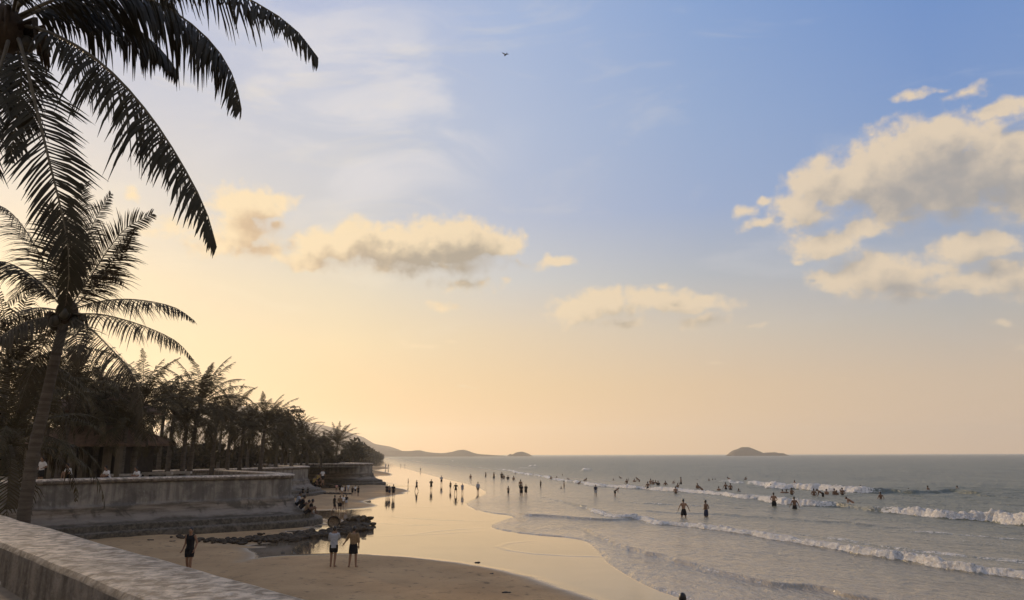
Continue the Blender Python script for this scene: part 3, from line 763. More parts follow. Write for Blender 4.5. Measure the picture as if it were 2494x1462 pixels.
COPING = [(-0.88, 2.45), (-0.885, 2.8), (-0.88, 3.03), (-0.85, 3.085), (-0.80, 3.10), (-0.3, 3.105), (0.02, 3.10), (0.10, 3.075), (0.145, 3.02), (0.15, 2.95), (0.12, 2.885), (0.06, 2.85), (-0.02, 2.84), (-0.05, 2.83)]
BODY = [(-0.06, 2.84), (0.0, 2.83), (0.0, 2.6), (0.0, 2.35), (0.005, 2.1), (0.02, 1.90), (0.03, 1.78), (0.17, 1.75), (0.19, 1.69), (0.22, 1.50), (0.32, 1.32), (0.50, 1.14), (0.74, 1.00), (1.04, 0.90), (1.10, 0.86), (1.12, 0.3)]
FOOT = [(1.02, 0.89), (1.10, 0.895), (1.38, 0.86), (1.44, 0.82), (1.46, 0.60), (1.50, 0.57), (1.86, 0.53), (1.92, 0.48), (1.96, 0.14), (1.98, -0.4)]
def wall(name, P, dens, label, cap_scale=1.0, fn=lambda u, p: 1.0):
    path = path2(P, dens)
    root = empty(name, (path[0].x, path[0].y, 0)); root.location = (0, 0, 0)
    tag(root, label, "seawall")
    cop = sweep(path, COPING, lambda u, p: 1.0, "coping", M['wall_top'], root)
    sweep(path, BODY, fn, "wall_body", M['wall_body'], root)
    sweep(path, FOOT, fn, "footing", M['wall_foot'], root)
    # slight unevenness of the cast coping
    X = np.array([v.co.x for v in cop.data.vertices]); Y = np.array([v.co.y for v in cop.data.vertices])
    dz = (fbm(X * 1.3, Y * 1.3, 4, 3) - 0.5) * 0.03
    for v, q in zip(cop.data.vertices, dz): v.co.z += q if v.co.z > 2.6 else 0
    return path
pa = wall("seawall", WALL_A, 14, "near grey concrete seawall curving from the pale parapet round to its flared dark foot",
          fn=lambda u, p: 0.14 + 0.86 * float(np.interp(p.y, [24, 34, 40, 46], [0, .42, .70, 1.0])))
pb = wall("seawall", WALL_B, 10, "middle seawall section with pale coping, half hidden behind the near wall's head")
pc = wall("seawall", WALL_C, 10, "far seawall bastion with a straight dark coping ending at the open beach")
def promenade():
    def inner(path): 
        out = []
        for i, p in enumerate(path):
            t = (path[min(i + 1, len(path) - 1)] - path[max(i - 1, 0)]).normalized()
            out.append((p.x - t.y * 0.4, p.y + t.x * 0.4, ZP))
        return out
    pts = inner(pa)[::3] + inner(pb)[::3] + inner(pc)[::3] + [(-90, 200, ZP), (-260, 200, ZP), (-260, -40, ZP), (0, -40, ZP)]
    me = bpy.data.meshes.new("promenade"); bm = bmesh.new()
    f = bm.faces.new([bm.verts.new(p) for p in pts])
    bmesh.ops.triangulate(bm, faces=[f]); bm.normal_update()
    for q in bm.faces:
        if q.normal.z < 0: q.normal_flip()
    bm.to_mesh(me); bm.free(); me.materials.append(M['paving'])
    o = bpy.data.objects.new("promenade", me); COL.objects.link(o)
    tag(o, "sandy promenade ground behind the seawall parapet under the palms", "promenade", kind="structure")
promenade()

# ------------------------------------------------------------------ palms
GRAV = Vector((0, 0, -1))
def frond_geo(mb, rib, pts, L0, n=60, droop=0.8, w=0.022, side=None, rr=0.022, back=0.45, seg=3, start=0.10, ragged=0.12, fold=0.0):
    """pts: spine; leaflets on both sides go to mb, the spine tube to rib (may be the same)"""
    S = resample(catmull(pts, 8), n + 1); ph = random.uniform(0, 6.28)
    if rib is not None:
        q = resample(S, 14)
        rib.tube(q, [rr * (1 - 0.8 * i / 13) for i in range(14)], 5)
    for i in range(1, n + 1):
        u = i / n
        if u < start: continue
        T = (S[min(i + 1, n)] - S[i - 1]).normalized()
        A = side.copy() if side is not None else T.cross(Vector((0, 0, 1)))
        if A.length < 0.15: A = Vector((1, 0, 0))
        A = (A - T * A.dot(T)).normalized()
        N = A.cross(T).normalized()
        if N.z < 0: N = -N
        L = L0 * (0.55 + 0.45 * min(1, (u - start) / 0.22)) * (1.0 if u < 0.5 else 1 - 0.78 * ((u - 0.5) / 0.5) ** 1.2)
        for sg in (-1, 1):
            if random.random() < 0.06: continue
            l = L * random.uniform(1 - ragged, 1 + ragged) * (1 + 0.16 * math.sin(u * 23 + sg * 2 + ph) + 0.10 * math.sin(u * 51 + ph * 2))
            bk = back + 1.3 * max(0, u - 0.6) + random.uniform(-0.1, 0.1)
            fo = fold + random.uniform(-.22, .22)
            D = (A * sg * math.cos(fo) - N * math.sin(fo) + T * bk + N * 0.12).normalized()
            p = S[i] + T * random.uniform(-.02, .02)
            dr = droop * random.uniform(0.8, 1.2)
            P = [p]; dcur = D
            fr = (0.38, 0.34, 0.28) if seg == 3 else (0.55, 0.45)
            for k, q in enumerate(fr):
                P.append(P[-1] + dcur * l * q)
                dcur = (D * (1 - 0.25 * dr * (k + 1) / seg * 2) + GRAV * dr * (k + 1) / seg * 1.5 + T * 0.05).normalized()
            wd = [w * 0.55, w, w * 0.75, w * 0.08] if seg == 3 else [w * 0.7, w, w * 0.1]
            B = (T - D * T.dot(D)).normalized()
            b = len(mb.v)
            for P_, ww in zip(P, wd):
                mb.v.append(P_ + B * ww); mb.v.append(P_ - B * ww)
            for k in range(len(P) - 1):
                mb.f.append((b + 2 * k, b + 2 * k + 1, b + 2 * k + 3, b + 2 * k + 2))

def auto_spine(base, az, e0, length, sag, n=9):
    P = [Vector(base)]; 
    for k in range(n):
        s = (k + 0.5) / n
        e = e0 - sag * s ** 1.35
        P.append(P[-1] + Vector((math.sin(az) * math.cos(e), math.cos(az) * math.cos(e), math.sin(e))) * length / n)
    return P

def trunk_geo(mb, pts, r0, r1, n=14, rings=46):
    S = resample(catmull(pts, 8), rings)
    rad = []
    for i in range(rings):
        u = i / (rings - 1)
        r_ = r0 + (r1 - r0) * u + 0.35 * r0 * math.exp(-u * 16)
        rad.append(r_ * (1.0 + (0.035 if i % 2 else -0.02)))
    mb.tube(S, rad, n)

def palm_nuts(root, c, n, r):
    for k in range(n):
        a = random.uniform(0, 6.28)
        mb = MB(); mb.ball(Vector(c) + Vector((math.cos(a) * r, math.sin(a) * r, random.uniform(-.35, -.08))), 0.12, 9, 7, (1, 1, 1.2))
        mb.build("coconut", M['nut'], root)

# --- the great palm whose crown hangs into the top corner
def great_palm():
    D = 10.0
    C = at(10, 55, D)
    base = Vector((C.x - 1.9, C.y - 0.6, ZP - 0.1))
    root = empty("palm_tree"); tag(root, "huge dark coconut palm whose long fronds hang in from above the parapet", "palm tree")
    mb = MB(); trunk_geo(mb, [base, base.lerp(C, .35) + Vector((-.25, 0, 0)), base.lerp(C, .75) + Vector((-.1, 0, 0)), C - Vector((0, 0, .25))], 0.24, 0.15); mb.build("trunk", M['bark'], root)
    mb = MB(); mb.ball(C - Vector((0.02, 0, .12)), 0.34, 12, 9, (0.9, 0.9, 1.1))
    for k in range(16):
        a = random.uniform(0, 6.28); t = C + Vector((math.cos(a) * .25, math.sin(a) * .25, -.1))
        mb.tube([t, t + Vector((math.cos(a) * .25, math.sin(a) * .25, .1)), t + Vector((math.cos(a) * .38, math.sin(a) * .38, random.uniform(-.5, -.15)))], [.06, .05, .012], 5)
    mb.build("crown_fibre", M['fibre'], root)
    palm_nuts(root, C, 5, 0.3)
    fr = [  # photo spine (x, y, distance), leaflet length, droop, side
        ([(45, 60, 10), (90, 68, 9.9), (150, 92, 9.8), (225, 138, 9.7), (300, 205, 9.6), (380, 302, 9.5), (450, 412, 9.4), (500, 510, 9.3), (526, 596, 9.3)], .82, 1.15, None),
        ([(45, 40, 10), (120, 5, 10.1), (200, -22, 10.3), (300, -22, 10.5), (400, 15, 10.7), (470, 62, 10.9), (530, 122, 11), (570, 192, 11.1), (588, 266, 11.1)], .92, 1.15, None),
        ([(35, 25, 10), (150, -70, 9.9), (300, -110, 9.7), (450, -80, 9.5), (570, -20, 9.4), (660, 28, 9.3), (725, 78, 9.2), (772, 138, 9.2)], .78, .95, None),
        ([(45, 95, 9.7), (62, 150, 9.4), (82, 235, 9.2), (105, 330, 9.0), (128, 425, 8.9), (150, 515, 8.9), (166, 600, 8.9), (168, 680, 9.0), (160, 745, 9.1)], .80, .30, Vector((1, .25, 0))),
        ([(20, 100, 9.7), (0, 170, 9.4), (-35, 280, 9.2), (-65, 400, 9.1), (-80, 520, 9.1), (-85, 620, 9.2)], .85, .35, Vector((1, -.2, 0))),
        ([(45, 48, 10), (110, 20, 10.3), (190, 8, 10.7), (270, 30, 11.2), (340, 75, 11.6), (400, 130, 11.9), (432, 176, 12)], .85, 1.2, None),
        ([(40, 30, 10), (70, -40, 10.6), (140, -110, 11.4), (250, -120, 12.4), (350, -60, 13.2), (420, 10, 13.8), (450, 60, 14.0)], .9, 1.1, None),
        ([(10, 30, 10), (-60, -60, 10), (-180, -120, 10), (-330, -90, 10), (-450, 20, 10)], .9, 1.0, None),
        ([(0, 60, 10), (-80, 40, 9.7), (-190, 70, 9.3), (-300, 170, 9.0), (-370, 300, 8.9)], .9, 1.0, None),
        ([(10, 50, 10), (0, -60, 10.4), (-10, -160, 11), (-40, -230, 12)], .8, .8, None),
        ([(5, 80, 10.1), (-50, 130, 10.6), (-90, 220, 11.2), (-120, 340, 11.6)], .8, .8, None),
        ([(30, 40, 10), (60, -80, 9.2), (120, -170, 8.4), (220, -220, 7.6)], .8, .9, None),
        ([(30, 85, 10.1), (45, 130, 10.6), (52, 200, 11.0), (40, 290, 11.3), (25, 390, 11.4)], .75, .5, Vector((1, 0, 0))),
    ]
    for P, L, dr, sd_ in fr:
        pts = [at(*q) for q in P]
        mb = MB(); rb = MB()
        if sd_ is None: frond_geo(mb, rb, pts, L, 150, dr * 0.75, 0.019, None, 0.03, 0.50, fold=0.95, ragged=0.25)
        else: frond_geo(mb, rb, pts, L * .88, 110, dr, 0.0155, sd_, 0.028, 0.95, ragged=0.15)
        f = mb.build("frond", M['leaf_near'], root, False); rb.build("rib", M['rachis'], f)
great_palm()

# --- the leaning palm in front of the wall
def leaning_palm():
    D = 17.6
    C = at(163, 762, D)
    bx = at(62, 1262, D); base = Vector((bx.x - .05, bx.y, ground_z(bx.x, bx.y) - 0.2))
    root = empty("palm_tree"); tag(root, "leaning coconut palm standing just beyond the pale parapet in front of the seawall", "palm tree")
    m1 = at(72, 1160, D); m2 = at(108, 990, D); m3 = at(140, 850, D)
    mb = MB(); trunk_geo(mb, [base, m1, m2, m3, C - Vector((0.02, 0, .1))], 0.165, 0.105, 14, 70); mb.build("trunk", M['bark'], root)
    mb = MB(); mb.ball(C, 0.27, 12, 9, (0.9, 0.9, 1.15))
    for k in range(14):
        a = random.uniform(0, 6.28); t = C + Vector((math.cos(a) * .2, math.sin(a) * .2, -.1))
        mb.tube([t, t + Vector((math.cos(a) * .2, math.sin(a) * .2, .05)), t + Vector((math.cos(a) * .3, math.sin(a) * .3, random.uniform(-.45, -.15)))], [.05, .04, .01], 5)
    mb.build("crown_fibre", M['fibre'], root)
    palm_nuts(root, C, 6, 0.26)
    fr = [
        ([(175, 755, 17.5), (230, 737, 17.2), (300, 729, 16.9), (370, 735, 16.6), (430, 751, 16.5), (473, 781, 16.4)], .62, 1.0, None),
        ([(180, 765, 17.5), (245, 766, 17.0), (310, 781, 16.6), (370, 802, 16.3), (430, 832, 16.1), (467, 871, 16.0)], .66, 1.1, None),
        ([(182, 775, 17.5), (225, 805, 17.0), (270, 850, 16.6), (310, 895, 16.3), (338, 945, 16.2), (348, 1010, 16.2), (346, 1050, 16.2)], .78, .95, None),
        ([(172, 778, 17.5), (182, 810, 17.0), (190, 850, 16.7), (194, 890, 16.7)], .55, .5, Vector((1, 0, 0))),
        ([(150, 778, 17.8), (118, 820, 18.3), (92, 870, 18.7), (66, 930, 18.9), (44, 1000, 19.0)], .7, .7, None),
        ([(145, 768, 17.5), (100, 775, 17.1), (50, 790, 16.7), (0, 822, 16.4), (-45, 870, 16.3)], .66, 1.0, None),
        ([(145, 757, 17.5), (90, 750, 17.8), (30, 765, 18.1), (-50, 805, 18.4)], .66, 1.0, None),
        ([(150, 748, 17.5), (105, 695, 17.3), (55, 657, 17.1), (0, 636, 16.9), (-70, 645, 16.8)], .75, .9, None),
        ([(152, 735, 17.6), (112, 650, 17.8), (65, 565, 18.0), (20, 512, 18.2), (-30, 490, 18.3)], .75, .75, None),
        ([(165, 735, 17.6), (163, 650, 17.7), (175, 560, 17.9), (196, 485, 18.1), (208, 445, 18.3)], .62, .35, Vector((1, .1, .1))),
        ([(170, 738, 17.6), (190, 655, 17.9), (214, 575, 18.2), (240, 520, 18.5), (270, 474, 18.8)], .5, .45, Vector((.5, 1, 0))),
        ([(174, 742, 17.6), (222, 672, 17.4), (268, 602, 17.2), (312, 552, 17.1), (370, 522, 17.0)], .62, .3, Vector((.75, .1, -.65))),
        ([(178, 748, 17.6), (228, 702, 17.3), (262, 655, 17.0), (292, 612, 16.8), (318, 562, 16.7)], .70, .6, None),
        ([(160, 735, 17.6), (150, 645, 17.2), (140, 570, 16.9), (120, 500, 16.7)], .75, .5, Vector((1, .2, 0))),
        ([(160, 735, 17.6), (175, 660, 18.2), (180, 590, 18.8), (165, 530, 19.3)], .75, .5, Vector((1, .2, 0))),
        ([(170, 760, 17.5), (200, 700, 18.3), (235, 665, 19.0), (275, 660, 19.6), (300, 690, 20.0)], .75, .8, None),
        ([(150, 755, 17.6), (130, 700, 18.4), (95, 680, 19.2), (50, 700, 19.9), (20, 740, 20.3)], .75, .8, None),
    ]
    for k, (P, L, dr, sd_) in enumerate(fr):
        pts = [at(*q) for q in P]
        mb = MB(); rb = MB()
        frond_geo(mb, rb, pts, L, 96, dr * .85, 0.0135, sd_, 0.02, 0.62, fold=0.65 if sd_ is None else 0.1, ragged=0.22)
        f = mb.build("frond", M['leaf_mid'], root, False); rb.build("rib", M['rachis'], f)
leaning_palm()

# --- the grove behind the seawall
def crown_variant(k, nf=30, L=3.9, ll=0.66, n=42):
    random.seed(100 + k)
    mb = MB()
    for i in range(nf):
        az = i * 2.399 + random.uniform(-.3, .3)
        q = i / (nf - 1)
        e0 = R(84) - q * R(95) + random.uniform(-.15, .15)
        l = L * (0.72 + 0.28 * math.sin(min(1, q * 1.6 + .25) * math.pi / 2)) * random.uniform(.85, 1.1)
        sag = (R(50) + q * R(62) if k > 3 else R(36) + q * R(56)) + random.uniform(-.1, .3)
        sp = auto_spine((0, 0, 0), az, e0, l, sag)
        frond_geo(mb, mb, sp, ll, n, 0.9, 0.025, None, 0.026, 0.6, 2, 0.13, fold=0.4, ragged=.25)
    me = bpy.data.meshes.new("crown"); me.from_pydata([tuple(v) for v in mb.v], [], mb.f); me.update()
    me.materials.append(M['leaf_far'])
    return me
CROWNS = [crown_variant(k) for k in range(6)]
def trunk_mesh(h, lean, r0=0.17, r1=0.11):
    mb = MB(); trunk_geo(mb, [(0, 0, 0), (lean * .15, 0, h * .35), (lean * .5, 0, h * .7), (lean, 0, h)], r0, r1, 9, 24)
    me = bpy.data.meshes.new("trunk"); me.from_pydata([tuple(v) for v in mb.v], [], mb.f); me.update()
    me.polygons.foreach_set("use_smooth", [True] * len(me.polygons)); me.materials.append(M['bark'])
    return me
GROVE = [  # crown photo x, y, distance, size, lean (px), label
    (188, 962, 43, 1.00, 25, "spiky palm behind the seawall, in front of the pavilion's left end"),
    (346, 990, 46, 1.00, 8, "palm with a slim trunk at the pavilion's right corner"),
    (488, 985, 53, 1.10, 14, "full-crowned palm above the middle of the near seawall"),
    (645, 1045, 60, .92, 6, "palm with drooping fronds beside the near seawall's rounded head"),
    (716, 1068, 84, .95, 4, "narrow upright palm over the middle seawall section"),
    (752, 1086, 92, .85, 3, "small palm between the narrow upright palm and the last tall palm"),
    (822, 1082, 112, 1.05, 3, "last tall palm of the grove, above the far seawall bastion"),
    (862, 1102, 122, .62, 2, "smallest palm at the seaward tip of the grove"),
    (20, 905, 30, 1.05, 5, "dark dense palm at the picture's edge behind the leaning palm"),
    (20, 1085, 25, .95, -30, "low palm trailing its fronds over the seawall at the picture's edge"),
    (425, 1002, 58, .95, 5, "palm half hidden between the pavilion palm and the full-crowned palm"),
    (566, 1020, 66, .98, 5, "palm tucked behind the full-crowned palm, seaward of it"),
    (262, 985, 60, 1.05, 0, "palm rising behind the pavilion roof"),
    (95, 965, 52, 1.05, 5, "palm behind the leaning palm's trunk"),
    (252, 950, 46, 1.0, 6, "palm spreading its fronds over the middle of the pavilion roof"),
    (308, 1015, 44, .80, 4, "short palm before the pavilion's porch roof"),
    (402, 965, 64, 1.1, 4, "tall shaded palm inland between the slim-trunked and full-crowned palms"),
    (456, 1005, 51, .90, 3, "short palm just landward of the full-crowned palm"),
    (528, 1005, 60, .98, 4, "palm leaning its crown against the full-crowned palm's seaward side"),
    (594, 1022, 63, .98, 5, "palm midway between the full-crowned palm and the wall-head palm"),
    (678, 1052, 74, .88, 3, "palm just seaward of the wall-head palm"),
    (736, 1080, 99, .8, 2, "small shaded palm behind the middle seawall section"),
    (800, 1090, 109, .85, 2, "palm pressed against the last tall palm's landward side"),
    (130, 925, 44, 1.1, 6, "tall palm rising behind the leaning palm's right-hand fronds"),
    (66, 955, 38, 1.1, 4, "palm behind the leaning palm's left-hand fronds"),
    (785, 1092, 104, .8, 2, "low palm just landward of the last tall palm"),
    (690, 1080, 96, .9, 2, "shaded palm behind the narrow upright palm"),
    (610, 1050, 82, .95, 3, "shaded palm inland of the palm by the wall head"),
    (540, 1048, 90, .9, 3, "shaded far palm seen between two trunks above the near seawall"),
]
for k, (px, py, Y, s, lean, lab) in enumerate(GROVE):
    fill = 14 <= k < 25
    if fill: py += 26; s *= .84
    c = at(px, py, Y); b = at(px - lean, py, Y)
    root = empty("palm_tree", (b.x, b.y, ZP - 0.05)); tag(root, lab, "palm tree", "palms of the grove behind the seawall")
    h = c.z - ZP + 0.05
    t = bpy.data.objects.new("trunk", trunk_mesh(h, c.x - b.x, 0.16 + 0.03 * s)); COL.objects.link(t); t.parent = root
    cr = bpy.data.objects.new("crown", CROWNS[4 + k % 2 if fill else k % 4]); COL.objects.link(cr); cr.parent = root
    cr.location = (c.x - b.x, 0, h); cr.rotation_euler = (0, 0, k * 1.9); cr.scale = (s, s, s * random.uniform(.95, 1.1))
random.seed(21)

# leafy trees and undergrowth that close the grove
def leaf_cloud(mb, blobs, n, size):
    tot = sum(r_[3] ** 2 for r_ in blobs)
    for (x, y, z, r_) in blobs:
        for _ in range(int(n * r_ * r_ / tot)):
            v = Vector((random.gauss(0, 1), random.gauss(0, 1), random.gauss(0, 1))).normalized() * r_ * random.uniform(.45, 1.05)
            v.z *= .8
            p = Vector((x, y, z)) + v
            a = Vector((random.gauss(0, 1), random.gauss(0, 1), random.gauss(0, .6))).normalized()
            b = a.cross(Vector((random.gauss(0, 1), random.gauss(0, 1), random.gauss(0, 1)))).normalized()
            s = size * random.uniform(.6, 1.4)
            k = len(mb.v)
            mb.v += [p - a * s, p + b * s * .35, p + a * s, p - b * s * .35]; mb.f.append((k, k + 1, k + 2, k + 3))
TREES = [(700, 1030, 88, 2.4, "thin-topped leafy tree behind the palm by the wall head"),
         (770, 1085, 118, 2.4, "round leafy tree low behind the small palms"), 
         (858, 1108, 136, 2.2, "leafy tree at the end of the grove by the far bastion")]
for px, py, Y, r_, lab in TREES:
    c = at(px, py, Y); root = empty("leafy_tree", (c.x, c.y, ZP)); tag(root, lab, "tree")
    h = c.z - ZP; mb = MB(); mb.tube([(0, 0, -.1), (.1, 0, h * .4), (0, .1, h * .8)], [.2, .16, .08], 8)
    for q in range(5):
        a = q * 1.3; mb.tube([(0.05, 0.05, h * .55), (math.cos(a) * r_ * .4, math.sin(a) * r_ * .4, h * .8), (math.cos(a) * r_ * .7, math.sin(a) * r_ * .7, h * .95)], [.08, .05, .02], 5)
    mb.build("trunk", M['bark'], root)
    mb = MB(); leaf_cloud(mb, [(random.uniform(-.7, .7) * r_, random.uniform(-.7, .7) * r_, h + random.uniform(-.9, .35) * r_, r_ * random.uniform(.35, .6)) for _ in range(14)], 2600, .22)
    mb.build("crown", M['broadleaf'], root, False)
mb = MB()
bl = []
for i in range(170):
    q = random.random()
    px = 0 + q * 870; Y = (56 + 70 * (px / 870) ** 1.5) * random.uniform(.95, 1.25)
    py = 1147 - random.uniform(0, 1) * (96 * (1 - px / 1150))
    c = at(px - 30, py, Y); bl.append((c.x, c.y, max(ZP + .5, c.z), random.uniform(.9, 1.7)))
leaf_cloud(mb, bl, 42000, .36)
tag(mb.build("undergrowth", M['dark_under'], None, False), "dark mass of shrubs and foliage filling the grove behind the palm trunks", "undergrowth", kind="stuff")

# far wood on the shore beyond the last wall
mb = MB(); bl = []
for i in range(60):
    q = i / 59; Y = 190 + 520 * q ** 1.4; px = 868 + 62 * q ** .8 + random.uniform(-6, 3)
    c = at(px, 1108 - 20 * (1 - q) * random.uniform(.3, 1.15) + 6 * q, Y); bl.append((c.x - 1, c.y, c.z, 2.4 + 1.2 * q))
    bl.append((c.x - 2, c.y, max(1.5, c.z * .5), 2.6 + 1.2 * q))
leaf_cloud(mb, bl, 9000, .9)
tag(mb.build("far_wood", M['broadleaf'], None, False), "hazy far-off wood running along the shore beyond the last bastion", "wood", kind="stuff")
mesh_obj("far_shore", [gp(880, 1128, 0.5), gp(905, 1122, .3), gp(935, 1113.2, .4), (-900, 4000, .8), (-2500, 4000, .8), (-900, 190, 0.9), (-45, 150, .8)], [(0, 1, 2, 3, 4, 5, 6)], M['sand'])
tag(bpy.data.objects["far_shore"], "flat far shore below the hazy hill", "shore", kind="structure")

# ------------------------------------------------------------------ hills and islands
def hill(name, prof, Y, depth, label, kind="structure", cat="hill"):
    """prof: photo skyline; a ridge mound with real depth"""
    top = [at(x, y, Y) for x, y in prof]
    S = resample(catmull(top, 6), 90)
    vs = []; fs = []; n = 13
    X = np.array([p.x for p in S]); 
    for i, p in enumerate(S):
        for k in range(n):
            a = -1 + 2 * k / (n - 1)
            hgt = max(p.z, 0.2)
            prof_ = math.cos(a * math.pi / 2) ** 0.9
            nz = (vnoise(np.array([p.x * .02 + 9]), np.array([a * 3.0 + i * .11]), 5)[0] - .5) * 0.22 * hgt * (1 - abs(a)) * (0 if k == n // 2 else 1)
            vs.append((p.x, p.y + a * depth, -1 + (hgt + 1) * prof_ + nz))
    for i in range(len(S) - 1):
        for k in range(n - 1):
            fs.append((i * n + k, (i + 1) * n + k, (i + 1) * n + k + 1, i * n + k + 1))
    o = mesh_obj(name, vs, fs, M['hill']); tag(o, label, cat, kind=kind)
    return o
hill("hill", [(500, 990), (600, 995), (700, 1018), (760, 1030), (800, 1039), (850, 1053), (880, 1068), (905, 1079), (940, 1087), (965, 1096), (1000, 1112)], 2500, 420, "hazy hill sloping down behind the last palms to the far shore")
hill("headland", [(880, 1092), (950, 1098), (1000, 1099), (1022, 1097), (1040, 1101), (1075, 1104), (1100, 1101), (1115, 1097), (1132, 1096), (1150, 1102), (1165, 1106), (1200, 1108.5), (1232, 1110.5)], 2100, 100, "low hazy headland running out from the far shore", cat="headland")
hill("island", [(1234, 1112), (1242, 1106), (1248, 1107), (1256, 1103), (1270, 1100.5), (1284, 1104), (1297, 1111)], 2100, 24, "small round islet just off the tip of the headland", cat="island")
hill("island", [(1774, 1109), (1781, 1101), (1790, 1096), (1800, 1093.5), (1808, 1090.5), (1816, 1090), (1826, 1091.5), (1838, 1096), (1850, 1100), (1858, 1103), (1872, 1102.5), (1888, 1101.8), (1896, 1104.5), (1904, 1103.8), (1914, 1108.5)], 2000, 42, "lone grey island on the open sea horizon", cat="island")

# ------------------------------------------------------------------ pavilion
def pavilion():
    c = at(235, 1100, 48); root = empty("pavilion", (c.x, c.y, ZP), R(-12)); tag(root, "dark open pavilion with a two-tier tiled hip roof under the palms", "pavilion")
    def hip(name, a, b, z0, z1, ridge, th=.14):
        mb = MB(); r_ = ridge / 2
        lo = [(-a, -b, z0), (a, -b, z0), (a, b, z0), (-a, b, z0)]; rd = [(-r_, 0, z1), (r_, 0, z1)]
        mb.add(lo + rd + [(x, y, z0 - th) for x, y, _ in lo], [(0, 1, 5, 4), (1, 2, 5), (2, 3, 4, 5), (3, 0, 4), (0, 6, 7, 1), (1, 7, 8, 2), (2, 8, 9, 3), (3, 9, 6, 0), (6, 9, 8, 7)])
        return mb.build(name, M['roof'], root, False)
    hip("lower_roof", 3.4, 2.9, 2.35, 3.75, 3.8); 
    mb = MB(); mb.box((0, 0, 3.9), (4.2, 2.6, 0.9)); mb.build("upper_wall", M['dark_wood'], root, False)
    hip("upper_roof", 2.9, 2.2, 4.3, 5.9, 1.9)
    mb = MB(); mb.box((0, 1.6, 1.15), (5.6, .15, 2.3)); mb.box((-2.75, .2, 1.15), (.15, 2.6, 2.3)); mb.box((2.75, .2, 1.15), (.15, 2.6, 2.3)); mb.build("back_wall", M['dark_wood'], root, False)
    for x in (-2.7, -1.0, 1.1, 2.7):
        mb = MB(); mb.box((x, -2.3, 1.1), (.34, .34, 2.25)); mb.box((x, -2.3, .12), (.46, .46, .24)); mb.build("pillar", M['plaster'], root, False)
    mb = MB(); mb.box((0, 0, .04), (6.2, 5.0, .09)); mb.build("floor_slab", M['bench'], root, False)
    # side porch with its own small roof
    mb = MB(); r0 = (3.42, -2.6); 
    mb.add([(1.0, -3.6, 2.25), (4.6, -3.6, 2.25), (4.6, -1.2, 2.25), (1.0, -1.2, 2.25), (1.4, -2.4, 3.25), (3.2, -2.4, 3.25)] + [(1.0, -3.6, 2.13), (4.6, -3.6, 2.13), (4.6, -1.2, 2.13), (1.0, -1.2, 2.13)],
           [(0, 1, 5, 4), (1, 2, 5), (2, 3, 4, 5), (3, 0, 4), (0, 6, 7, 1), (1, 7, 8, 2), (2, 8, 9, 3), (3, 9, 6, 0), (6, 9, 8, 7)])
    mb.build("porch_roof", M['roof'], root, False)
    for x in (1.25, 4.35):
        mb = MB(); mb.box((x, -3.35, 1.07), (.3, .3, 2.12)); mb.build("porch_post", M['plaster'], root, False)
pavilion()
for (px, Y, w_, lab) in ((300, 44, 1.9, "pale concrete bench between the pavilion porch and the slim-trunked palm"), (385, 48, 1.7, "pale concrete bench seaward of the slim-trunked palm"), (437, 50, 1.5, "small pale bench under the full-crowned palm")):
    c = at(px, 1140, Y); root = empty("bench", (c.x, c.y, ZP), R(8)); tag(root, lab, "bench", "benches behind the seawall")
    mb = MB(); mb.box((0, 0, .53), (w_, .5, .14)); mb.build("seat", M['bench'], root, False)
    for x in (-w_ * .38, w_ * .38):
        mb = MB(); mb.box((x, 0, .23), (.16, .4, .46)); mb.build("leg", M['bench'], root, False)

# ------------------------------------------------------------------ rubble, rocks, debris
def rock(mb, c, r_, seed, flat=.6, yaw=0):
    bm = bmesh.new(); bmesh.ops.create_icosphere(bm, subdivisions=2, radius=1.0)
    rn = random.Random(seed)
    pl = [(Vector((rn.gauss(0, 1), rn.gauss(0, 1), rn.gauss(0, 1))).normalized(), rn.uniform(.45, .85)) for _ in range(9)]
    sx, sy, sz = r_ * rn.uniform(.9, 1.5), r_ * rn.uniform(.7, 1.1), r_ * flat * rn.uniform(.7, 1.1)
    yaw = rn.uniform(0, 6.28)
    vs = []
    for v in bm.verts:
        p = v.co.copy()
        for n, d in pl:
            k = p.dot(n)
            if k > d: p -= n * (k - d)
        p *= 1 + rn.uniform(-.05, .05)
        x, y = p.x * sx, p.y * sy
        vs.append((c[0] + x * math.cos(yaw) - y * math.sin(yaw), c[1] + x * math.sin(yaw) + y * math.cos(yaw), c[2] + p.z * sz))
    fs = [tuple(v.index for v in f.verts) for f in bm.faces]; bm.free()
    mb.add(vs, fs)
mb = MB()
spine = [gp(*p) for p in [(435, 1320), (520, 1324), (600, 1321), (680, 1315), (760, 1308), (830, 1299), (880, 1287)]]
sp = resample(catmull(spine, 6), 260)
for i, p in enumerate(sp):
    u = i / 259; wv = 0.35 + 1.5 * min(1, u * 2.2)
    for _ in range(1 if u < .2 else 2):
        q = Vector((p.x + random.gauss(0, .25), p.y + random.gauss(0, wv * .5), 0))
        q.z = ground_z(q.x, q.y)
        r_ = random.uniform(.09, .19) + .13 * u * random.random()
        rock(mb, (q.x, q.y, q.z + r_ * .25 + .05 * u), r_, i * 7 + _, .65)
tag(mb.build("rubble", M['foot_dark'], None, False), "strip of dark wet rubble lying across the sand below the near seawall", "rubble", kind="stuff")
heap = [(838, 1287, .30), (850, 1276, .30), (858, 1291, .34), (868, 1269, .32), (874, 1282, .38), (884, 1274, .34), (889, 1289, .36), (880, 1297, .30), (893, 1281, .30), (866, 1300, .28), (896, 1270, .26), (846, 1299, .26), (900, 1294, .22), (830, 1296, .26)]
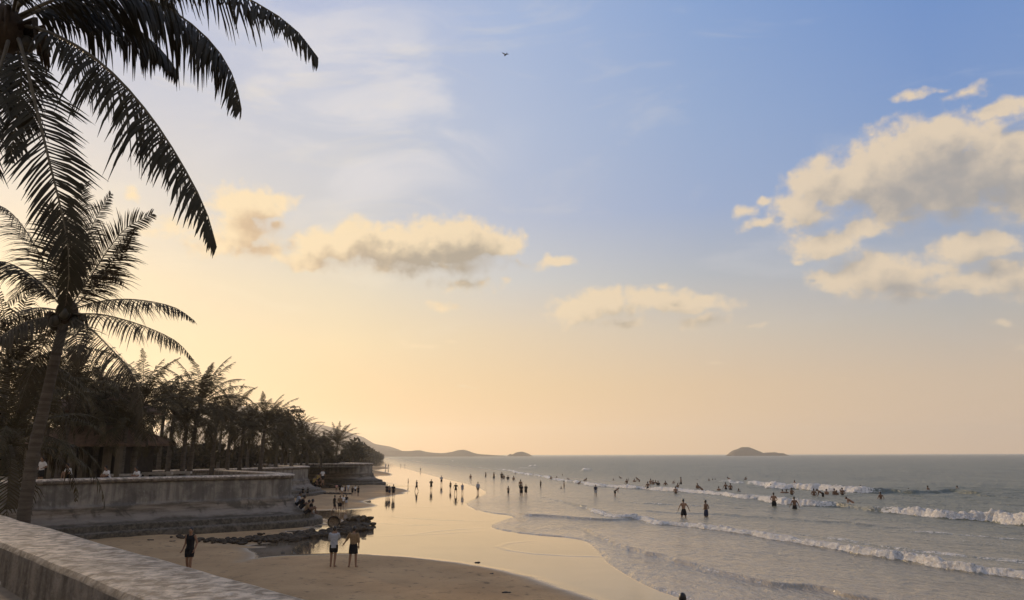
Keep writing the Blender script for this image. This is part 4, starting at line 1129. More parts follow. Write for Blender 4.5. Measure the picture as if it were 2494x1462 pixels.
for k, (px, py, r_) in enumerate(heap):
    p = gp(px, py); z = ground_z(p.x, p.y)
    mb = MB(); rock(mb, (0, 0, 0), r_ * 1.15, 900 + k, .7)
    o = mb.build("boulder", M['foot_dark'], None, False); o.location = (p.x, p.y, z + r_ * .42)
    tag(o, "dark angular boulder heaped at the seaward end of the rubble strip", "boulder", "boulders at the seaward end of the rubble strip")
for k, (dx, dy, dz, r_) in enumerate([(.1, .1, .42, .26), (-.5, .2, .36, .25), (.55, .3, .40, .24), (.2, -.5, .34, .24)]):
    p = gp(878, 1283); mb = MB(); rock(mb, (0, 0, 0), r_ * 1.1, 960 + k, .7)
    o = mb.build("boulder", M['foot_dark'], None, False); o.location = (p.x + dx, p.y + dy, ground_z(p.x, p.y) + dz)
    tag(o, "dark angular boulder heaped at the seaward end of the rubble strip", "boulder", "boulders at the seaward end of the rubble strip")
# low dark bar of weed-covered rock by the group of bathers, and the stone mound under the middle wall
mb = MB()
for i in range(46):
    u = i / 45; p = gp(776 + 74 * u, 1210.5 - 1.5 * u); z = ground_z(p.x, p.y)
    rock(mb, (p.x + random.gauss(0, .1), p.y + random.gauss(0, .4), z + .05), random.uniform(.16, .26), 300 + i, .55)
tag(mb.build("rubble", M['foot_dark'], None, False), "low dark bar of rock beyond the near wall's head", "rubble", kind="stuff")
mb = MB()
for i in range(150):
    u = random.random(); px = 690 + 128 * u; py = 1193 - 3 * random.random() - 12 * random.random() * (1 - u)
    p = gp(px, py); hh = max(0.1, 1.0 * (1 - abs(u - .42) / .7)) * random.random()
    rock(mb, (p.x, p.y + random.uniform(0, 2.5), .1 + hh), random.uniform(.25, .5), 600 + i, .6)
tag(mb.build("rubble", M['foot_dark'], None, False), "grey rubble mound piled against the middle seawall section", "rubble", kind="stuff")
DEB = [(1165, 1371, .10, "small dark lump lying on the shining wet sand"), (1198, 1398, .07, "small dark lump at the edge of the near dry sand"), (1238, 1443, .11, "dark clump on the near dry sand close to the bottom of the picture"),
       (1520, 1377, .13, "dark clump washed up at the thin water's edge"), (688, 1347, .10, "flat dark scrap in the bright pool left of the couple"), (887, 1313, .10, "dark scrap on the wet sand seaward of the couple"),
       (275, 1307, .16, "dark scrap on the sand below the seawall"), (365, 1316, .12, "dark scrap on the sand left of the rubble's thin end"), (418, 1318, .12, "dark scrap on the sand at the rubble's thin end")]
for px, py, r_, lab in DEB:
    p = gpg(px, py); mb = MB()
    for q in range(4): rock(mb, (random.uniform(-1, 1) * r_, random.uniform(-.5, .5) * r_, r_ * .1), r_ * random.uniform(.5, .9), int(px) + q, .4)
    o = mb.build("seaweed_clump", M['weed'], None, False); o.location = (p.x, p.y, ground_z(p.x, p.y)); tag(o, lab, "debris")
p = gp(8, 1425, ZP); mb = MB(); rock(mb, (0, 0, .02), .055, 5, .7); o = mb.build("stone", M['pebble'], None, False); o.location = (p.x, p.y, ZP + .01)
tag(o, "pale stone on the ground at the foot of the near parapet", "stone")

# round basket leaning on the rubble
def basket():
    p = gp(812, 1291); root = empty("round_basket", (p.x, p.y, ground_z(p.x, p.y)), R(20)); tag(root, "round wicker basket tipped up on edge behind the rubble strip", "basket")
    mb = MB(); nu, nv = 28, 6; r_ = .33
    vs = []; fs = []
    for i in range(nv + 1):
        th = math.pi / 2 * i / nv
        for k in range(nu):
            a = 2 * math.pi * k / nu
            vs.append((r_ * math.sin(th) * math.cos(a), .22 * math.cos(th), r_ + r_ * math.sin(th) * math.sin(a)))
    for i in range(nv):
        for k in range(nu): fs.append((i * nu + k, i * nu + (k + 1) % nu, (i + 1) * nu + (k + 1) % nu, (i + 1) * nu + k))
    mb.add(vs, fs); mb.build("bowl", M['wicker'], root)
    mb = MB(); mb.tube([(r_ * math.cos(a), 0, r_ + r_ * math.sin(a)) for a in [2 * math.pi * k / 32 for k in range(33)]], .035, 6, False); mb.build("rim", M['dark_wood'], root); root.scale = (1, 1, .95)
basket()

# bird high in the sky
def bird():
    c = at(1231, 134, 60); root = empty("bird", c, R(25)); tag(root, "small dark bird gliding high in the clear sky", "bird")
    mb = MB()
    mb.tube([(0, -.22, 0), (0, -.1, -.01), (0, .05, 0), (0, .2, .01), (0, .27, .02)], [.02, .055, .06, .035, .012], 8)
    for s in (-1, 1):
        P = [(0, .06, .02), (s * .16, .09, .12), (s * .32, .03, .15)]; Q = [(0, -.08, .02), (s * .16, -.05, .11), (s * .32, -.01, .15)]
        b = len(mb.v); mb.v += [Vector(x) for x in P + Q] + [Vector(x) + Vector((0, 0, -.015)) for x in P + Q]
        for a_, b_, c_, d_ in ((0, 1, 4, 3), (1, 2, 5, 4), (6, 9, 10, 7), (7, 10, 11, 8), (0, 6, 7, 1), (1, 7, 8, 2), (3, 4, 10, 9), (4, 5, 11, 10), (2, 8, 11, 5)): mb.f.append((b + a_, b + b_, b + c_, b + d_))
    mb.add([(-.03, -.2, 0), (.03, -.2, 0), (.07, -.36, 0), (-.07, -.36, 0), (0, -.2, .02)], [(0, 1, 2, 3), (0, 3, 4), (1, 4, 2), (2, 4, 3)])
    mb.build("body", M['bird'], root)
bird()

# ------------------------------------------------------------------ people
def ell(mb, pts, rad, n=12):
    """tapered elliptical limb or trunk; rad = (half width along x, half depth)"""
    pts = [Vector(p) for p in pts]; b = len(mb.v)
    for i, p in enumerate(pts):
        t = (pts[min(i + 1, len(pts) - 1)] - pts[max(i - 1, 0)]).normalized()
        A = Vector((1, 0, 0)) - t * t.x
        if A.length < .2: A = Vector((0, 1, 0)) - t * t.y
        A.normalize(); B = t.cross(A)
        r_ = rad[i] if hasattr(rad[i], "__len__") else (rad[i], rad[i])
        for k in range(n):
            a = 2 * math.pi * k / n
            mb.v.append(p + A * math.cos(a) * r_[0] + B * math.sin(a) * r_[1])
    for i in range(len(pts) - 1):
        for k in range(n):
            mb.f.append((b + i * n + k, b + i * n + (k + 1) % n, b + (i + 1) * n + (k + 1) % n, b + (i + 1) * n + k))
    mb.f.append(tuple(b + k for k in range(n))[::-1]); mb.f.append(tuple(b + (len(pts) - 1) * n + k for k in range(n)))

def fuse(mb, voxel, name):
    """melt overlapping limbs into one continuous skin"""
    me = bpy.data.meshes.new(name); me.from_pydata([tuple(v) for v in mb.v], [], mb.f); me.update()
    o = bpy.data.objects.new(name, me); COL.objects.link(o)
    md = o.modifiers.new("r", 'REMESH'); md.mode = 'VOXEL'; md.voxel_size = voxel
    sm = o.modifiers.new("s", 'SMOOTH'); sm.factor = 0.5; sm.iterations = 2
    dg = bpy.context.evaluated_depsgraph_get(); dg.update()
    out = bpy.data.meshes.new_from_object(o.evaluated_get(dg)); out.name = name
    bpy.data.objects.remove(o); bpy.data.meshes.remove(me)
    out.polygons.foreach_set("use_smooth", [True] * len(out.polygons))
    return out

def joints(pose):
    J = dict(pel=(0, 0, .90), wai=(0, 0, 1.06), che=(0, .01, 1.26), nb=(0, 0, 1.39), nk=(0, .012, 1.45), hd=(0, .025, 1.555))
    for s, k in ((-1, 'l'), (1, 'r')):
        J['hip' + k] = (s * .085, 0, .85); J['kne' + k] = (s * .095, .02, .47); J['ank' + k] = (s * .10, -.01, .075); J['toe' + k] = (s * .12, .14, .03)
        J['sh' + k] = (s * .165, -.005, 1.355); J['el' + k] = (s * .215, -.02, 1.09); J['wr' + k] = (s * .215, .06, .86); J['ha' + k] = (s * .21, .08, .775)
    lean = 0
    if pose == 'walk':
        J.update(knel=(-.09, .16, .48), ankl=(-.09, .22, .085), toel=(-.10, .36, .05), kner=(.09, -.03, .46), ankr=(.09, -.27, .13), toer=(.10, -.16, .03),
                 ell=(-.22, -.12, 1.11), wrl=(-.22, -.10, .87), hal=(-.22, -.08, .79), elr=(.21, .09, 1.10), wrr=(.20, .22, .92), har=(.19, .27, .85))
    if pose == 'wide':
        J.update(knel=(-.15, .03, .47), ankl=(-.19, 0, .075), toel=(-.24, .13, .03), kner=(.13, .02, .47), ankr=(.16, 0, .075), toer=(.20, .13, .03),
                 ell=(-.31, -.03, 1.14), wrl=(-.38, .05, .92), hal=(-.40, .07, .84), elr=(.31, -.02, 1.13), wrr=(.42, .03, .91), har=(.46, .04, .83))
    if pose == 'hips':
        J.update(ell=(-.27, -.07, 1.12), wrl=(-.13, .14, 1.03), hal=(-.06, .18, 1.03), elr=(.27, -.07, 1.12), wrr=(.13, .14, 1.00), har=(.06, .18, 1.00))
    if pose == 'raise':
        J.update(elr=(.27, .02, 1.55), wrr=(.20, .05, 1.78), har=(.19, .06, 1.87), ell=(-.27, -.03, 1.12), wrl=(-.33, .08, .92), hal=(-.34, .1, .84))
    if pose == 'bend':
        lean = 55
        J.update(ell=(-.2, .02, 1.1), wrl=(-.16, .06, .88), hal=(-.16, .07, .8), elr=(.2, .02, 1.1), wrr=(.16, .06, .88), har=(.16, .07, .8))
    if pose == 'camera':   # both hands lifted to the face
        J.update(ell=(-.21, .10, 1.13), wrl=(-.10, .25, 1.36), hal=(-.06, .27, 1.44), elr=(.21, .10, 1.13), wrr=(.10, .25, 1.36), har=(.06, .27, 1.44),
                 knel=(-.09, .03, .47), ankl=(-.10, -.02, .075), kner=(.07, .0, .47), ankr=(.05, -.05, .075), toer=(.10, .09, .03))
    if pose == 'armout':
        J.update(ell=(-.30, .05, 1.15), wrl=(-.43, .10, .97), hal=(-.49, .11, .90), elr=(.22, -.02, 1.09), wrr=(.22, .05, .86), har=(.21, .07, .78),
                 knel=(-.12, .0, .47), ankl=(-.15, -.03, .075), toel=(-.22, .09, .03), kner=(.11, .02, .47), ankr=(.13, .0, .075), toer=(.15, .14, .03))
    if pose == 'stroll':
        J.update(knel=(-.09, .07, .48), ankl=(-.09, .05, .08), toel=(-.11, .19, .04), kner=(.09, -.01, .47), ankr=(.08, -.12, .09), toer=(.09, .02, .03),
                 ell=(-.25, -.04, 1.10), wrl=(-.22, .08, .88), hal=(-.20, .11, .80), elr=(.22, -.05, 1.09), wrr=(.27, .02, .87), har=(.30, .05, .79))
    if pose == 'sit':
        dz = -.78
        for k in list(J):
            x, y, z = J[k]
            if k[:3] not in ('kne', 'ank', 'toe'): J[k] = (x, y, z + dz)
        for s, k in ((-1, 'l'), (1, 'r')):
            J['kne' + k] = (s * .11, .36, .40); J['ank' + k] = (s * .11, .42, .03); J['toe' + k] = (s * .12, .56, -.01)
            J['el' + k] = (s * .23, .12, .38); J['wr' + k] = (s * .12, .33, .44); J['ha' + k] = (s * .05, .38, .46)
        lean = 18
    if lean:
        c, s = math.cos(R(lean)), math.sin(R(lean)); px, py, pz = J['pel']
        for k in J:
            if k[:3] in ('wai', 'che', 'nb', 'nk', 'hd') or k[:2] in ('sh', 'el', 'wr', 'ha') or k in ('nb', 'nk'):
                x, y, z = J[k]; y -= py; z -= pz
                J[k] = (x, y * c + z * s + py, -y * s + z * c + pz)
        if pose == 'bend':
            for k in 'lr':
                x, y, z = J['sh' + k]; J['el' + k] = (x * 1.1, y + .05, z - .25); J['wr' + k] = (x * .9, y + .12, z - .47); J['ha' + k] = (x * .85, y + .14, z - .55)
    return {k: Vector(v) for k, v in J.items()}

def along(a, b, t): return a.lerp(b, t)
PCACHE = {}
def body_mesh(pose, fine):
    key = ('body', pose, fine)
    if key in PCACHE: return PCACHE[key]
    J = joints(pose); mb = MB()
    up = (J['che'] - J['wai']).normalized()
    ell(mb, [J['pel'] - up * .07, J['pel'], J['wai'], along(J['wai'], J['che'], .5), J['che'], along(J['che'], J['nb'], .7), J['nb'] + up * .02],
        [(.10, .085), (.145, .10), (.118, .085), (.135, .095), (.150, .100), (.130, .080), (.06, .055)])
    ell(mb, [J['nb'] - up * .03, J['nk'], J['hd'] - up * .02], [.060, .050, .050])
    h = J['hd']
    mb.ball(h, .1, 12, 9, (.76, .90, 1.10))                     # skull and face
    mb.ball(h + Vector((0, .012, -.055)), .072, 10, 7, (.78, .95, .9))
    if fine:
        mb.ball(h + Vector((0, .098, -.01)), .018, 6, 5, (.8, 1.1, 1.3))   # nose
        for s in (-1, 1): mb.ball(h + Vector((s * .080, -.005, -.005)), .024, 6, 5, (.5, .8, 1.2))   # ears
    for k in 'lr':
        H, K, A, T = J['hip' + k], J['kne' + k], J['ank' + k], J['toe' + k]
        ell(mb, [H + Vector((0, 0, .04)), along(H, K, .25), along(H, K, .7), K, along(K, A, .3), along(K, A, .7), A],
            [.088, .085, .064, .053, .056, .042, .036])
        hl = A + Vector((0, -.03, -.035)); 
        ell(mb, [hl, along(hl, T, .5) + Vector((0, 0, .012)), T, T + (T - hl).normalized() * .05], [(.036, .036), (.040, .034), (.044, .022), (.02, .012)])
        mb.ball(A, .04, 8, 6)
        S, E, W, D = J['sh' + k], J['el' + k], J['wr' + k], J['ha' + k]
        mb.ball(S, .058, 8, 6)
        ell(mb, [along(S, J['nb'], .35) , S, along(S, E, .35), E, along(E, W, .3), W], [.05, .052, .046, .038, .038, .026])
        d = (D - W).normalized()
        ell(mb, [W, along(W, D, .5), D], [(.026, .022), (.040, .020), (.036, .018)])
    me = fuse(mb, .016 if fine else .030, "person")
    if fine:       # fingers and thumb, unequal and slightly curled
        b2 = MB()
        for k in 'lr':
            W, D = J['wr' + k], J['ha' + k]; d = (D - W).normalized()
            sd_ = Vector((0, 1, 0)) - d * d.y
            if sd_.length < .3: sd_ = Vector((1, 0, 0)) - d * d.x
            sd_.normalize(); pn = d.cross(sd_)
            for q, (o_, l_) in enumerate(((-.026, .060), (-.009, .072), (.009, .078), (.026, .070))):
                p0 = D + sd_ * o_ - d * .012
                b2.tube([p0, p0 + d * l_ * .45, p0 + d * l_ * .8 + pn * .012, p0 + d * l_ + pn * .030], [.0095, .009, .008, .006], 6)
            p0 = along(W, D, .45) + sd_ * .036
            b2.tube([p0, p0 + sd_ * .022 + d * .022, p0 + sd_ * .026 + d * .052], [.012, .010, .007], 6)
        bm = bmesh.new(); bm.from_mesh(me)
        vv = [bm.verts.new(p) for p in b2.v]
        for f in b2.f: bm.faces.new([vv[i] for i in f]).smooth = True
        bm.to_mesh(me); bm.free()
    PCACHE[key] = me
    return me

def cloth_mesh(pose, part, fine):
    key = (part, pose, fine)
    if key in PCACHE: return PCACHE[key]
    J = joints(pose); mb = MB(); up = (J['che'] - J['wai']).normalized()
    if part == 'shorts':
        ell(mb, [J['wai'] - up * .03, J['pel'], J['pel'] - up * .06], [(.135, .105), (.165, .125), (.15, .115)])
        for k in 'lr':
            H, K = J['hip' + k], J['kne' + k]
            ell(mb, [H + (H - K).normalized() * .05, along(H, K, .3), along(H, K, .68)], [.10, .105, .098])
    elif part in ('shirt', 'loose_shirt', 'vest'):
        lo = J['pel'] + up * .02 if part != 'loose_shirt' else J['pel'] - up * .12
        g = .018 if part != 'loose_shirt' else .032
        w2 = .170 if part == 'loose_shirt' else .150
        ell(mb, [lo, J['wai'], along(J['wai'], J['che'], .5), J['che'], along(J['che'], J['nb'], .65), J['nb'] - up * .005],
            [(w2, .115 + g * .3), (.125 + g, .092 + g), (.142 + g, .10 + g), (.158 + g, .105 + g), (.150 + g * .6, .085 + g), (.078, .07)])
        for k in 'lr':
            S, E, W = J['sh' + k], J['el' + k], J['wr' + k]
            if part == 'vest': ell(mb, [along(S, J['nb'], .6), along(S, J['nb'], .12)], [.06, .062])
            elif part == 'shirt': ell(mb, [along(S, J['nb'], .3), S, along(S, E, .75)], [.062, .068, .066])
            else: ell(mb, [along(S, J['nb'], .3), S, along(S, E, .6), E, along(E, W, .35)], [.066, .074, .068, .062, .058])
    elif part == 'skirt':
        P = J['pel']; m_ = (J['knel'] + J['kner']) / 2
        ell(mb, [J['wai'] - up * .02, P, along(P, m_, .4), along(P, m_, .8)], [(.14, .11), (.178, .135), (.195, .15), (.205, .16)], 14)
    elif part == 'hair':
        h = J['hd']; mb.ball(h + Vector((0, -.018, .022)), .107, 12, 9, (.80, .88, 1.06))
    elif part == 'long_hair':
        h = J['hd']; mb.ball(h + Vector((0, -.018, .022)), .110, 12, 9, (.82, .88, 1.08))
        ell(mb, [h + Vector((0, -.05, 0)), h + Vector((0, -.085, -.12)), h + Vector((0, -.10, -.24)), h + Vector((0, -.10, -.32))], [(.085, .05), (.09, .05), (.075, .035), (.04, .02)])
    elif part == 'conical_hat':
        h = J['hd']; ell(mb, [h + Vector((0, 0, .04)), h + Vector((0, 0, .06)), h + Vector((0, 0, .20))], [.22, .21, .01], 16)
    me = fuse(mb, .018 if fine else .032, part)
    PCACHE[key] = me
    return me

def coloured(me, mat):
    key = ('col', me.name, mat.name)
    if key not in PCACHE:
        c = me.copy(); c.materials.clear(); c.materials.append(mat); PCACHE[key] = c
    return PCACHE[key]

def person(loc, scale, rz, pose, top, bottom, label, skin='skin_dark', fine=False, hair='hair', group=None, seat=0):
    o = bpy.data.objects.new("person", coloured(body_mesh(pose, fine), M[skin])); COL.objects.link(o)
    o.location = loc; o.rotation_euler = (0, 0, R(rz)); o.scale = (scale,) * 3
    tag(o, label, "person", group)
    def wear(part, col, nm):
        c = bpy.data.objects.new(nm, coloured(cloth_mesh(pose, part, fine), M[col])); COL.objects.link(c); c.parent = o; return c
    wear(hair, 'hair', 'hair')
    if top:
        kind, col = top; wear(kind, 'cloth_' + col, {'shirt': 'shirt', 'vest': 'vest', 'loose_shirt': 'shirt'}[kind])
    if bottom:
        kind, col = bottom; wear(kind, 'cloth_' + col, kind)
    if fine:
        J = joints(pose)
        for s in (-1, 1):
            mb = MB(); mb.ball(J['hd'] + Vector((s * .030, .082, .012)), .012, 8, 6, (1.2, .6, .7)); mb.build("eye", M['eye'], o)
        mb = MB(); mb.ball(J['hd'] + Vector((0, .080, -.055)), .022, 8, 6, (1.2, .5, .3)); mb.build("mouth", M['skin_dark'], o)
    return o

S_, V_, LS = 'shirt', 'vest', 'loose_shirt'
BLK, NAV, WHT, GRY, TAN = 'black', 'navy', 'white', 'grey', 'tan'
# the ones near enough to make out
p = gpg(458, 1397); g_ = ground_z(p.x, p.y)
person((p.x, p.y, g_), 0.97 * 1.65 / 1.65 * 0.96, 175, 'stroll', (V_, BLK), ('shorts', BLK), "person in a black sleeveless top strolling on the sand behind the pale parapet", 'skin', True)
p = gpg(811, 1381); person((p.x, p.y, ground_z(p.x, p.y)), 0.87, 8, 'camera', (LS, GRY), ('shorts', BLK), "person in a loose pale grey shirt holding both hands up to the face", 'skin', True)
p = gpg(859, 1382); person((p.x, p.y, ground_z(p.x, p.y)), 0.87, -6, 'armout', (LS, TAN), ('skirt', BLK), "person in a loose tan top and black skirt with one arm held out", 'skin', True, 'hair')
p = gpg(1671, 1640); person((p.x, p.y, ground_z(p.x, p.y)), 0.0 + (CAM_H - 13.3 * 0 - (CAM_H - at(1672, 1443, p.y).z) - ground_z(p.x, p.y)) / 1.69, 10, 'stand', (S_, BLK), ('shorts', BLK),
       "dark head of a person cut off by the bottom of the picture", 'skin_dark', True)

ORD = ["first", "second", "third", "fourth", "fifth", "sixth", "seventh", "eighth", "ninth", "tenth", "eleventh", "twelfth", "thirteenth", "fourteenth", "fifteenth", "sixteenth", "seventeenth", "eighteenth"]
T0 = None
# photo x, feet y, head-top y, pose, top, bottom, turn, what one sees
CROWD = {
 "on the mirror-wet sand": [
  (942, 1209, 1180, 'stand', (S_, BLK), ('shorts', BLK), 20, "dark figure standing"), (948, 1210, 1183, 'stand', None, ('shorts', NAV), -20, "slim figure standing close beside another"), (957.7, 1212, 1180, 'stand', (S_, BLK), ('shorts', BLK), 0, "tall dark figure standing"),
  (994, 1183, 1166, 'stand', None, ('shorts', BLK), 90, "small figure seen sideways"), (1014.6, 1197, 1170, 'walk', (S_, NAV), ('shorts', BLK), 60, "figure striding"),
  (1050, 1195, 1168, 'hips', (S_, BLK), ('skirt', BLK), 10, "figure in a dark dress"), (1075, 1182, 1159, 'hips', (S_, GRY), ('shorts', BLK), 0, "figure in a grey shirt"),
  (1097, 1195, 1173, 'stand', None, ('shorts', BLK), 40, "bare-chested figure"), (1110, 1204, 1177, 'wide', (S_, BLK), ('shorts', BLK), 5, "stocky dark figure with arms apart"),
  (1126, 1203, 1178, 'stand', (S_, 'blue'), ('shorts', GRY), -10, "figure in a dull blue shirt")],
 "in the ankle-deep water": [
  (1164, 1201, 1174, 'stand', (LS, GRY), ('shorts', TAN), 20, "figure in pale clothes"), (1238, 1209, 1184, 'hips', None, ('shorts', BLK), -40, "figure stooping over a splash"),
  (1268, 1200, 1168, 'stand', None, ('shorts', BLK), 0, "tall figure partly hidden"), (1270, 1211, 1180, 'stand', (S_, BLK), ('shorts', BLK), 15, "tall dark figure"), (1281, 1209, 1180, 'walk', (S_, BLK), ('shorts', BLK), 10, "slim dark figure stepping"),
  (1317, 1190, 1170, 'stand', (S_, BLK), ('shorts', BLK), 60, "lone dark figure"), (1374, 1193, 1171, 'stand', None, ('shorts', TAN), 80, "figure with bare back"), (1367, 1192, 1185, 'stand', None, None, 0, "little child"),
  (1451, 1210, 1181, 'stand', (S_, NAV), ('shorts', GRY), 0, "upright figure alone"), (1498, 1211, 1190, 'bend', None, ('shorts', BLK), -70, "figure bending forward")],
 "in the far shallows": [
  (1146, 1166, 1155, 'stand', None, ('shorts', BLK), 0, "small standing bather"), (1183, 1162, 1150, 'stand', None, ('shorts', BLK), 60, "small thin bather"), (1203, 1166, 1150, 'walk', None, ('shorts', BLK), 40, "small striding bather"),
  (1222, 1167, 1150, 'stand', (S_, BLK), ('shorts', BLK), 0, "small dark bather"), (1227, 1167, 1156, 'stand', None, ('shorts', BLK), 0, "child-sized bather"), (1237, 1169, 1158, 'hips', (S_, BLK), ('shorts', BLK), 0, "small broad bather"),
  (1251, 1171, 1159, 'stand', None, ('shorts', BLK), 20, "small upright bather"), (1255, 1156, 1151, 'stand', None, None, 0, "tiny swimmer's head"), (1330, 1162, 1158, 'stand', None, None, 0, "tiny swimmer's head"),
  (1342, 1169, 1159, 'stand', None, None, 10, "small bather waist-deep"), (1356, 1169, 1160, 'hips', None, None, 0, "small broad bather waist-deep"), (1370, 1160, 1155, 'stand', None, None, 0, "tiny swimmer's head"),
  (1390, 1171, 1166, 'bend', None, None, 60, "tiny swimmer"), (1406, 1180, 1174, 'bend', None, None, -60, "tiny swimmer"), (1422, 1174, 1166, 'bend', None, None, -60, "small bather leaning over"), (1441, 1185, 1181, 'stand', None, None, 0, "tiny swimmer's head")],
 "in the crowd landward of the island": [
  (1494, 1171, 1166, 'stand', None, None, 0, "small bather"), (1516, 1167, 1162, 'bend', None, None, 80, "small swimmer"), (1527, 1180, 1163, 'raise', None, None, -10, "bather lifting an arm"), (1545, 1175, 1166, 'hips', None, None, 0, "bather waist-deep"), (1557, 1174, 1164, 'bend', None, None, 50, "bather leaning aside"),
  (1578, 1194, 1173, 'wide', None, ('shorts', BLK), 20, "larger bather with elbows out"), (1585, 1181, 1166, 'stand', None, None, 0, "bather waist-deep"), (1591, 1182, 1169, 'stand', None, None, 30, "bather waist-deep"), (1597, 1180, 1170, 'hips', None, None, 0, "bather waist-deep"), (1603, 1184, 1171, 'hips', (S_, BLK), None, 0, "bather in a dark shirt"),
  (1621, 1184, 1171, 'wide', None, None, 10, "bather waist-deep"), (1640, 1179, 1168, 'raise', None, None, 0, "bather lifting an arm"), (1651, 1189, 1173, 'raise', None, ('shorts', BLK), 20, "bather with an arm up"), (1646, 1205, 1185, 'hips', None, ('shorts', BLK), 0, "nearer stooping bather"), (1659, 1181, 1162, 'walk', None, ('shorts', BLK), 60, "bather seen sideways")],
 "behind the nearest breaker": [
  (1666, 1263, 1216, 'wide', None, ('shorts', BLK), 8, "bare-chested boy with arms held away"), (1720.5, 1262, 1218, 'hips', None, ('shorts', NAV), 40, "bare-chested boy with folded arms")],
 "in the surf below the island": [
  (1699, 1192, 1177, 'hips', None, None, 20, "bather waist-deep"), (1710, 1196, 1184, 'bend', None, None, 40, "bather hunched"), (1698, 1172, 1168, 'stand', None, None, 0, "swimmer's head"), (1727, 1174, 1166, 'stand', None, None, 0, "bather chest-deep"), (1736, 1171, 1166, 'stand', None, None, 0, "swimmer's head"), (1742, 1171, 1166, 'stand', None, None, 0, "swimmer's head"),
  (1751, 1197, 1185, 'wide', None, None, 10, "bather spreading the arms"), (1768, 1194, 1175, 'wide', None, ('shorts', BLK), 15, "bather wading"), (1779.5, 1195, 1177, 'hips', None, ('shorts', BLK), -20, "bather wading"), (1781, 1174, 1164, 'bend', None, None, 60, "bather diving over a wave"), (1799.6, 1200, 1190, 'stand', (S_, BLK), None, 0, "dark-shirted bather"),
  (1794, 1174, 1170, 'stand', None, None, 0, "swimmer's head"), (1811, 1175, 1171, 'stand', None, None, 0, "swimmer's head"), (1816, 1170, 1159, 'raise', None, None, 0, "distant bather reaching up")],
 "in front of the long white breaker": [
  (1878, 1190, 1179, 'stand', None, None, 20, "bather waist-deep"), (1885, 1190, 1180, 'stand', None, None, -20, "bather waist-deep"), (1896.6, 1187, 1179, 'hips', (S_, BLK), None, 0, "bather dark against foam"), (1906, 1203, 1192, 'wide', None, None, 0, "bather waist-deep"), (1916, 1203, 1192, 'wide', None, None, 0, "bather waist-deep"),
  (1929, 1207, 1188, 'hips', None, ('shorts', BLK), 20, "bather stooping"), (1936.7, 1191, 1170, 'hips', None, ('shorts', BLK), 30, "tall bather"), (1983, 1210, 1190, 'hips', None, ('shorts', BLK), -20, "bather turned sideways"), (2005, 1213, 1194, 'bend', None, ('shorts', BLK), 60, "bather leaning sideways"), (2013.7, 1207, 1191, 'stand', None, None, 0, "bather waist-deep"),
  (2033, 1208, 1190, 'hips', None, ('shorts', BLK), 10, "bather waist-deep"), (2038, 1208, 1194, 'stand', None, None, 0, "bather waist-deep"), (2047, 1200, 1188, 'raise', None, None, 0, "bather splashing"), (2052.5, 1209, 1188, 'hips', None, ('shorts', BLK), 0, "bather wading")],
 "standing above the middle breaker": [
  (1886, 1237, 1200, 'hips', None, ('shorts', BLK), -20, "slender bare-chested youth"), (1936, 1243, 1210, 'wide', None, ('shorts', BLK), 10, "broader bare-chested youth")],
 "around the seaward breakers": [
  (2078, 1229, 1214, 'bend', None, None, 50, "lone bather hunched over foam"), (2108, 1192, 1184, 'bend', None, None, 60, "bather riding the foam"), (2145.6, 1218, 1198, 'wide', None, None, 15, "bather wading with arms out"), (2213, 1195, 1189, 'stand', None, None, 0, "swimmer's head at the foam's end"),
  (2261, 1199, 1183, 'hips', None, None, 30, "bather on the smooth wave's back"), (2320, 1199, 1191, 'stand', None, None, 0, "short bather beside a taller one"), (2332.7, 1200, 1183, 'stand', (S_, TAN), None, 10, "bather in a tan top")],
 "beyond the near wall's head": [
  (737, 1210, 1195, 'stand', (S_, BLK), ('shorts', BLK), 0, "small dark figure"), (749, 1210, 1187, 'walk', (S_, BLK), ('shorts', BLK), 50, "dark figure walking"), (819, 1200, 1180, 'stand', (S_, 'pink'), ('shorts', TAN), 0, "figure in a pink shirt"), (828, 1203, 1178, 'stand', (S_, BLK), ('shorts', BLK), 0, "figure in black"),
  (833, 1207, 1184, 'stand', (LS, WHT), ('shorts', TAN), 20, "figure in a white shirt"), (840.5, 1205, 1183, 'walk', (S_, NAV), ('shorts', BLK), 70, "dark figure in mid-stride"), (848, 1200, 1186, 'hips', (S_, WHT), ('shorts', GRY), 0, "small figure in white"), (858, 1208, 1186, 'stand', (S_, BLK), ('shorts', BLK), 30, "thin dark figure"),
  (865, 1204, 1190, 'stand', (S_, WHT), ('shorts', BLK), 0, "child in a white shirt"), (872, 1209, 1184, 'stand', (S_, BLK), ('shorts', BLK), -30, "tall thin dark figure"),
  (813.6, 1249, 1206, 'walk', (S_, BLK), ('shorts', BLK), -70, "nearer dark figure striding"), (827, 1249, 1207, 'stand', (S_, TAN), ('shorts', BLK), 10, "nearer figure in tan and black"), (835, 1240, 1206, 'stand', (S_, WHT), ('shorts', TAN), -10, "nearer figure in a white shirt"), (843, 1235, 1206, 'hips', (S_, BLK), ('shorts', GRY), 20, "nearer figure with folded arms")],
 "far down the misty beach": [
  (926, 1137, 1129, 'stand', None, ('shorts', GRY), 0, "tiny figure"), (939, 1141, 1130, 'stand', (S_, GRY), ('shorts', GRY), 0, "tiny figure"), (946, 1141, 1131, 'stand', None, ('shorts', GRY), 30, "tiny figure"), (976, 1137, 1132, 'stand', None, ('shorts', GRY), 0, "tiny figure"), (986, 1137, 1131, 'stand', None, ('shorts', GRY), 0, "tiny figure"), (1024, 1149, 1140, 'hips', (S_, GRY), ('shorts', GRY), 0, "tiny pale figure")],
}
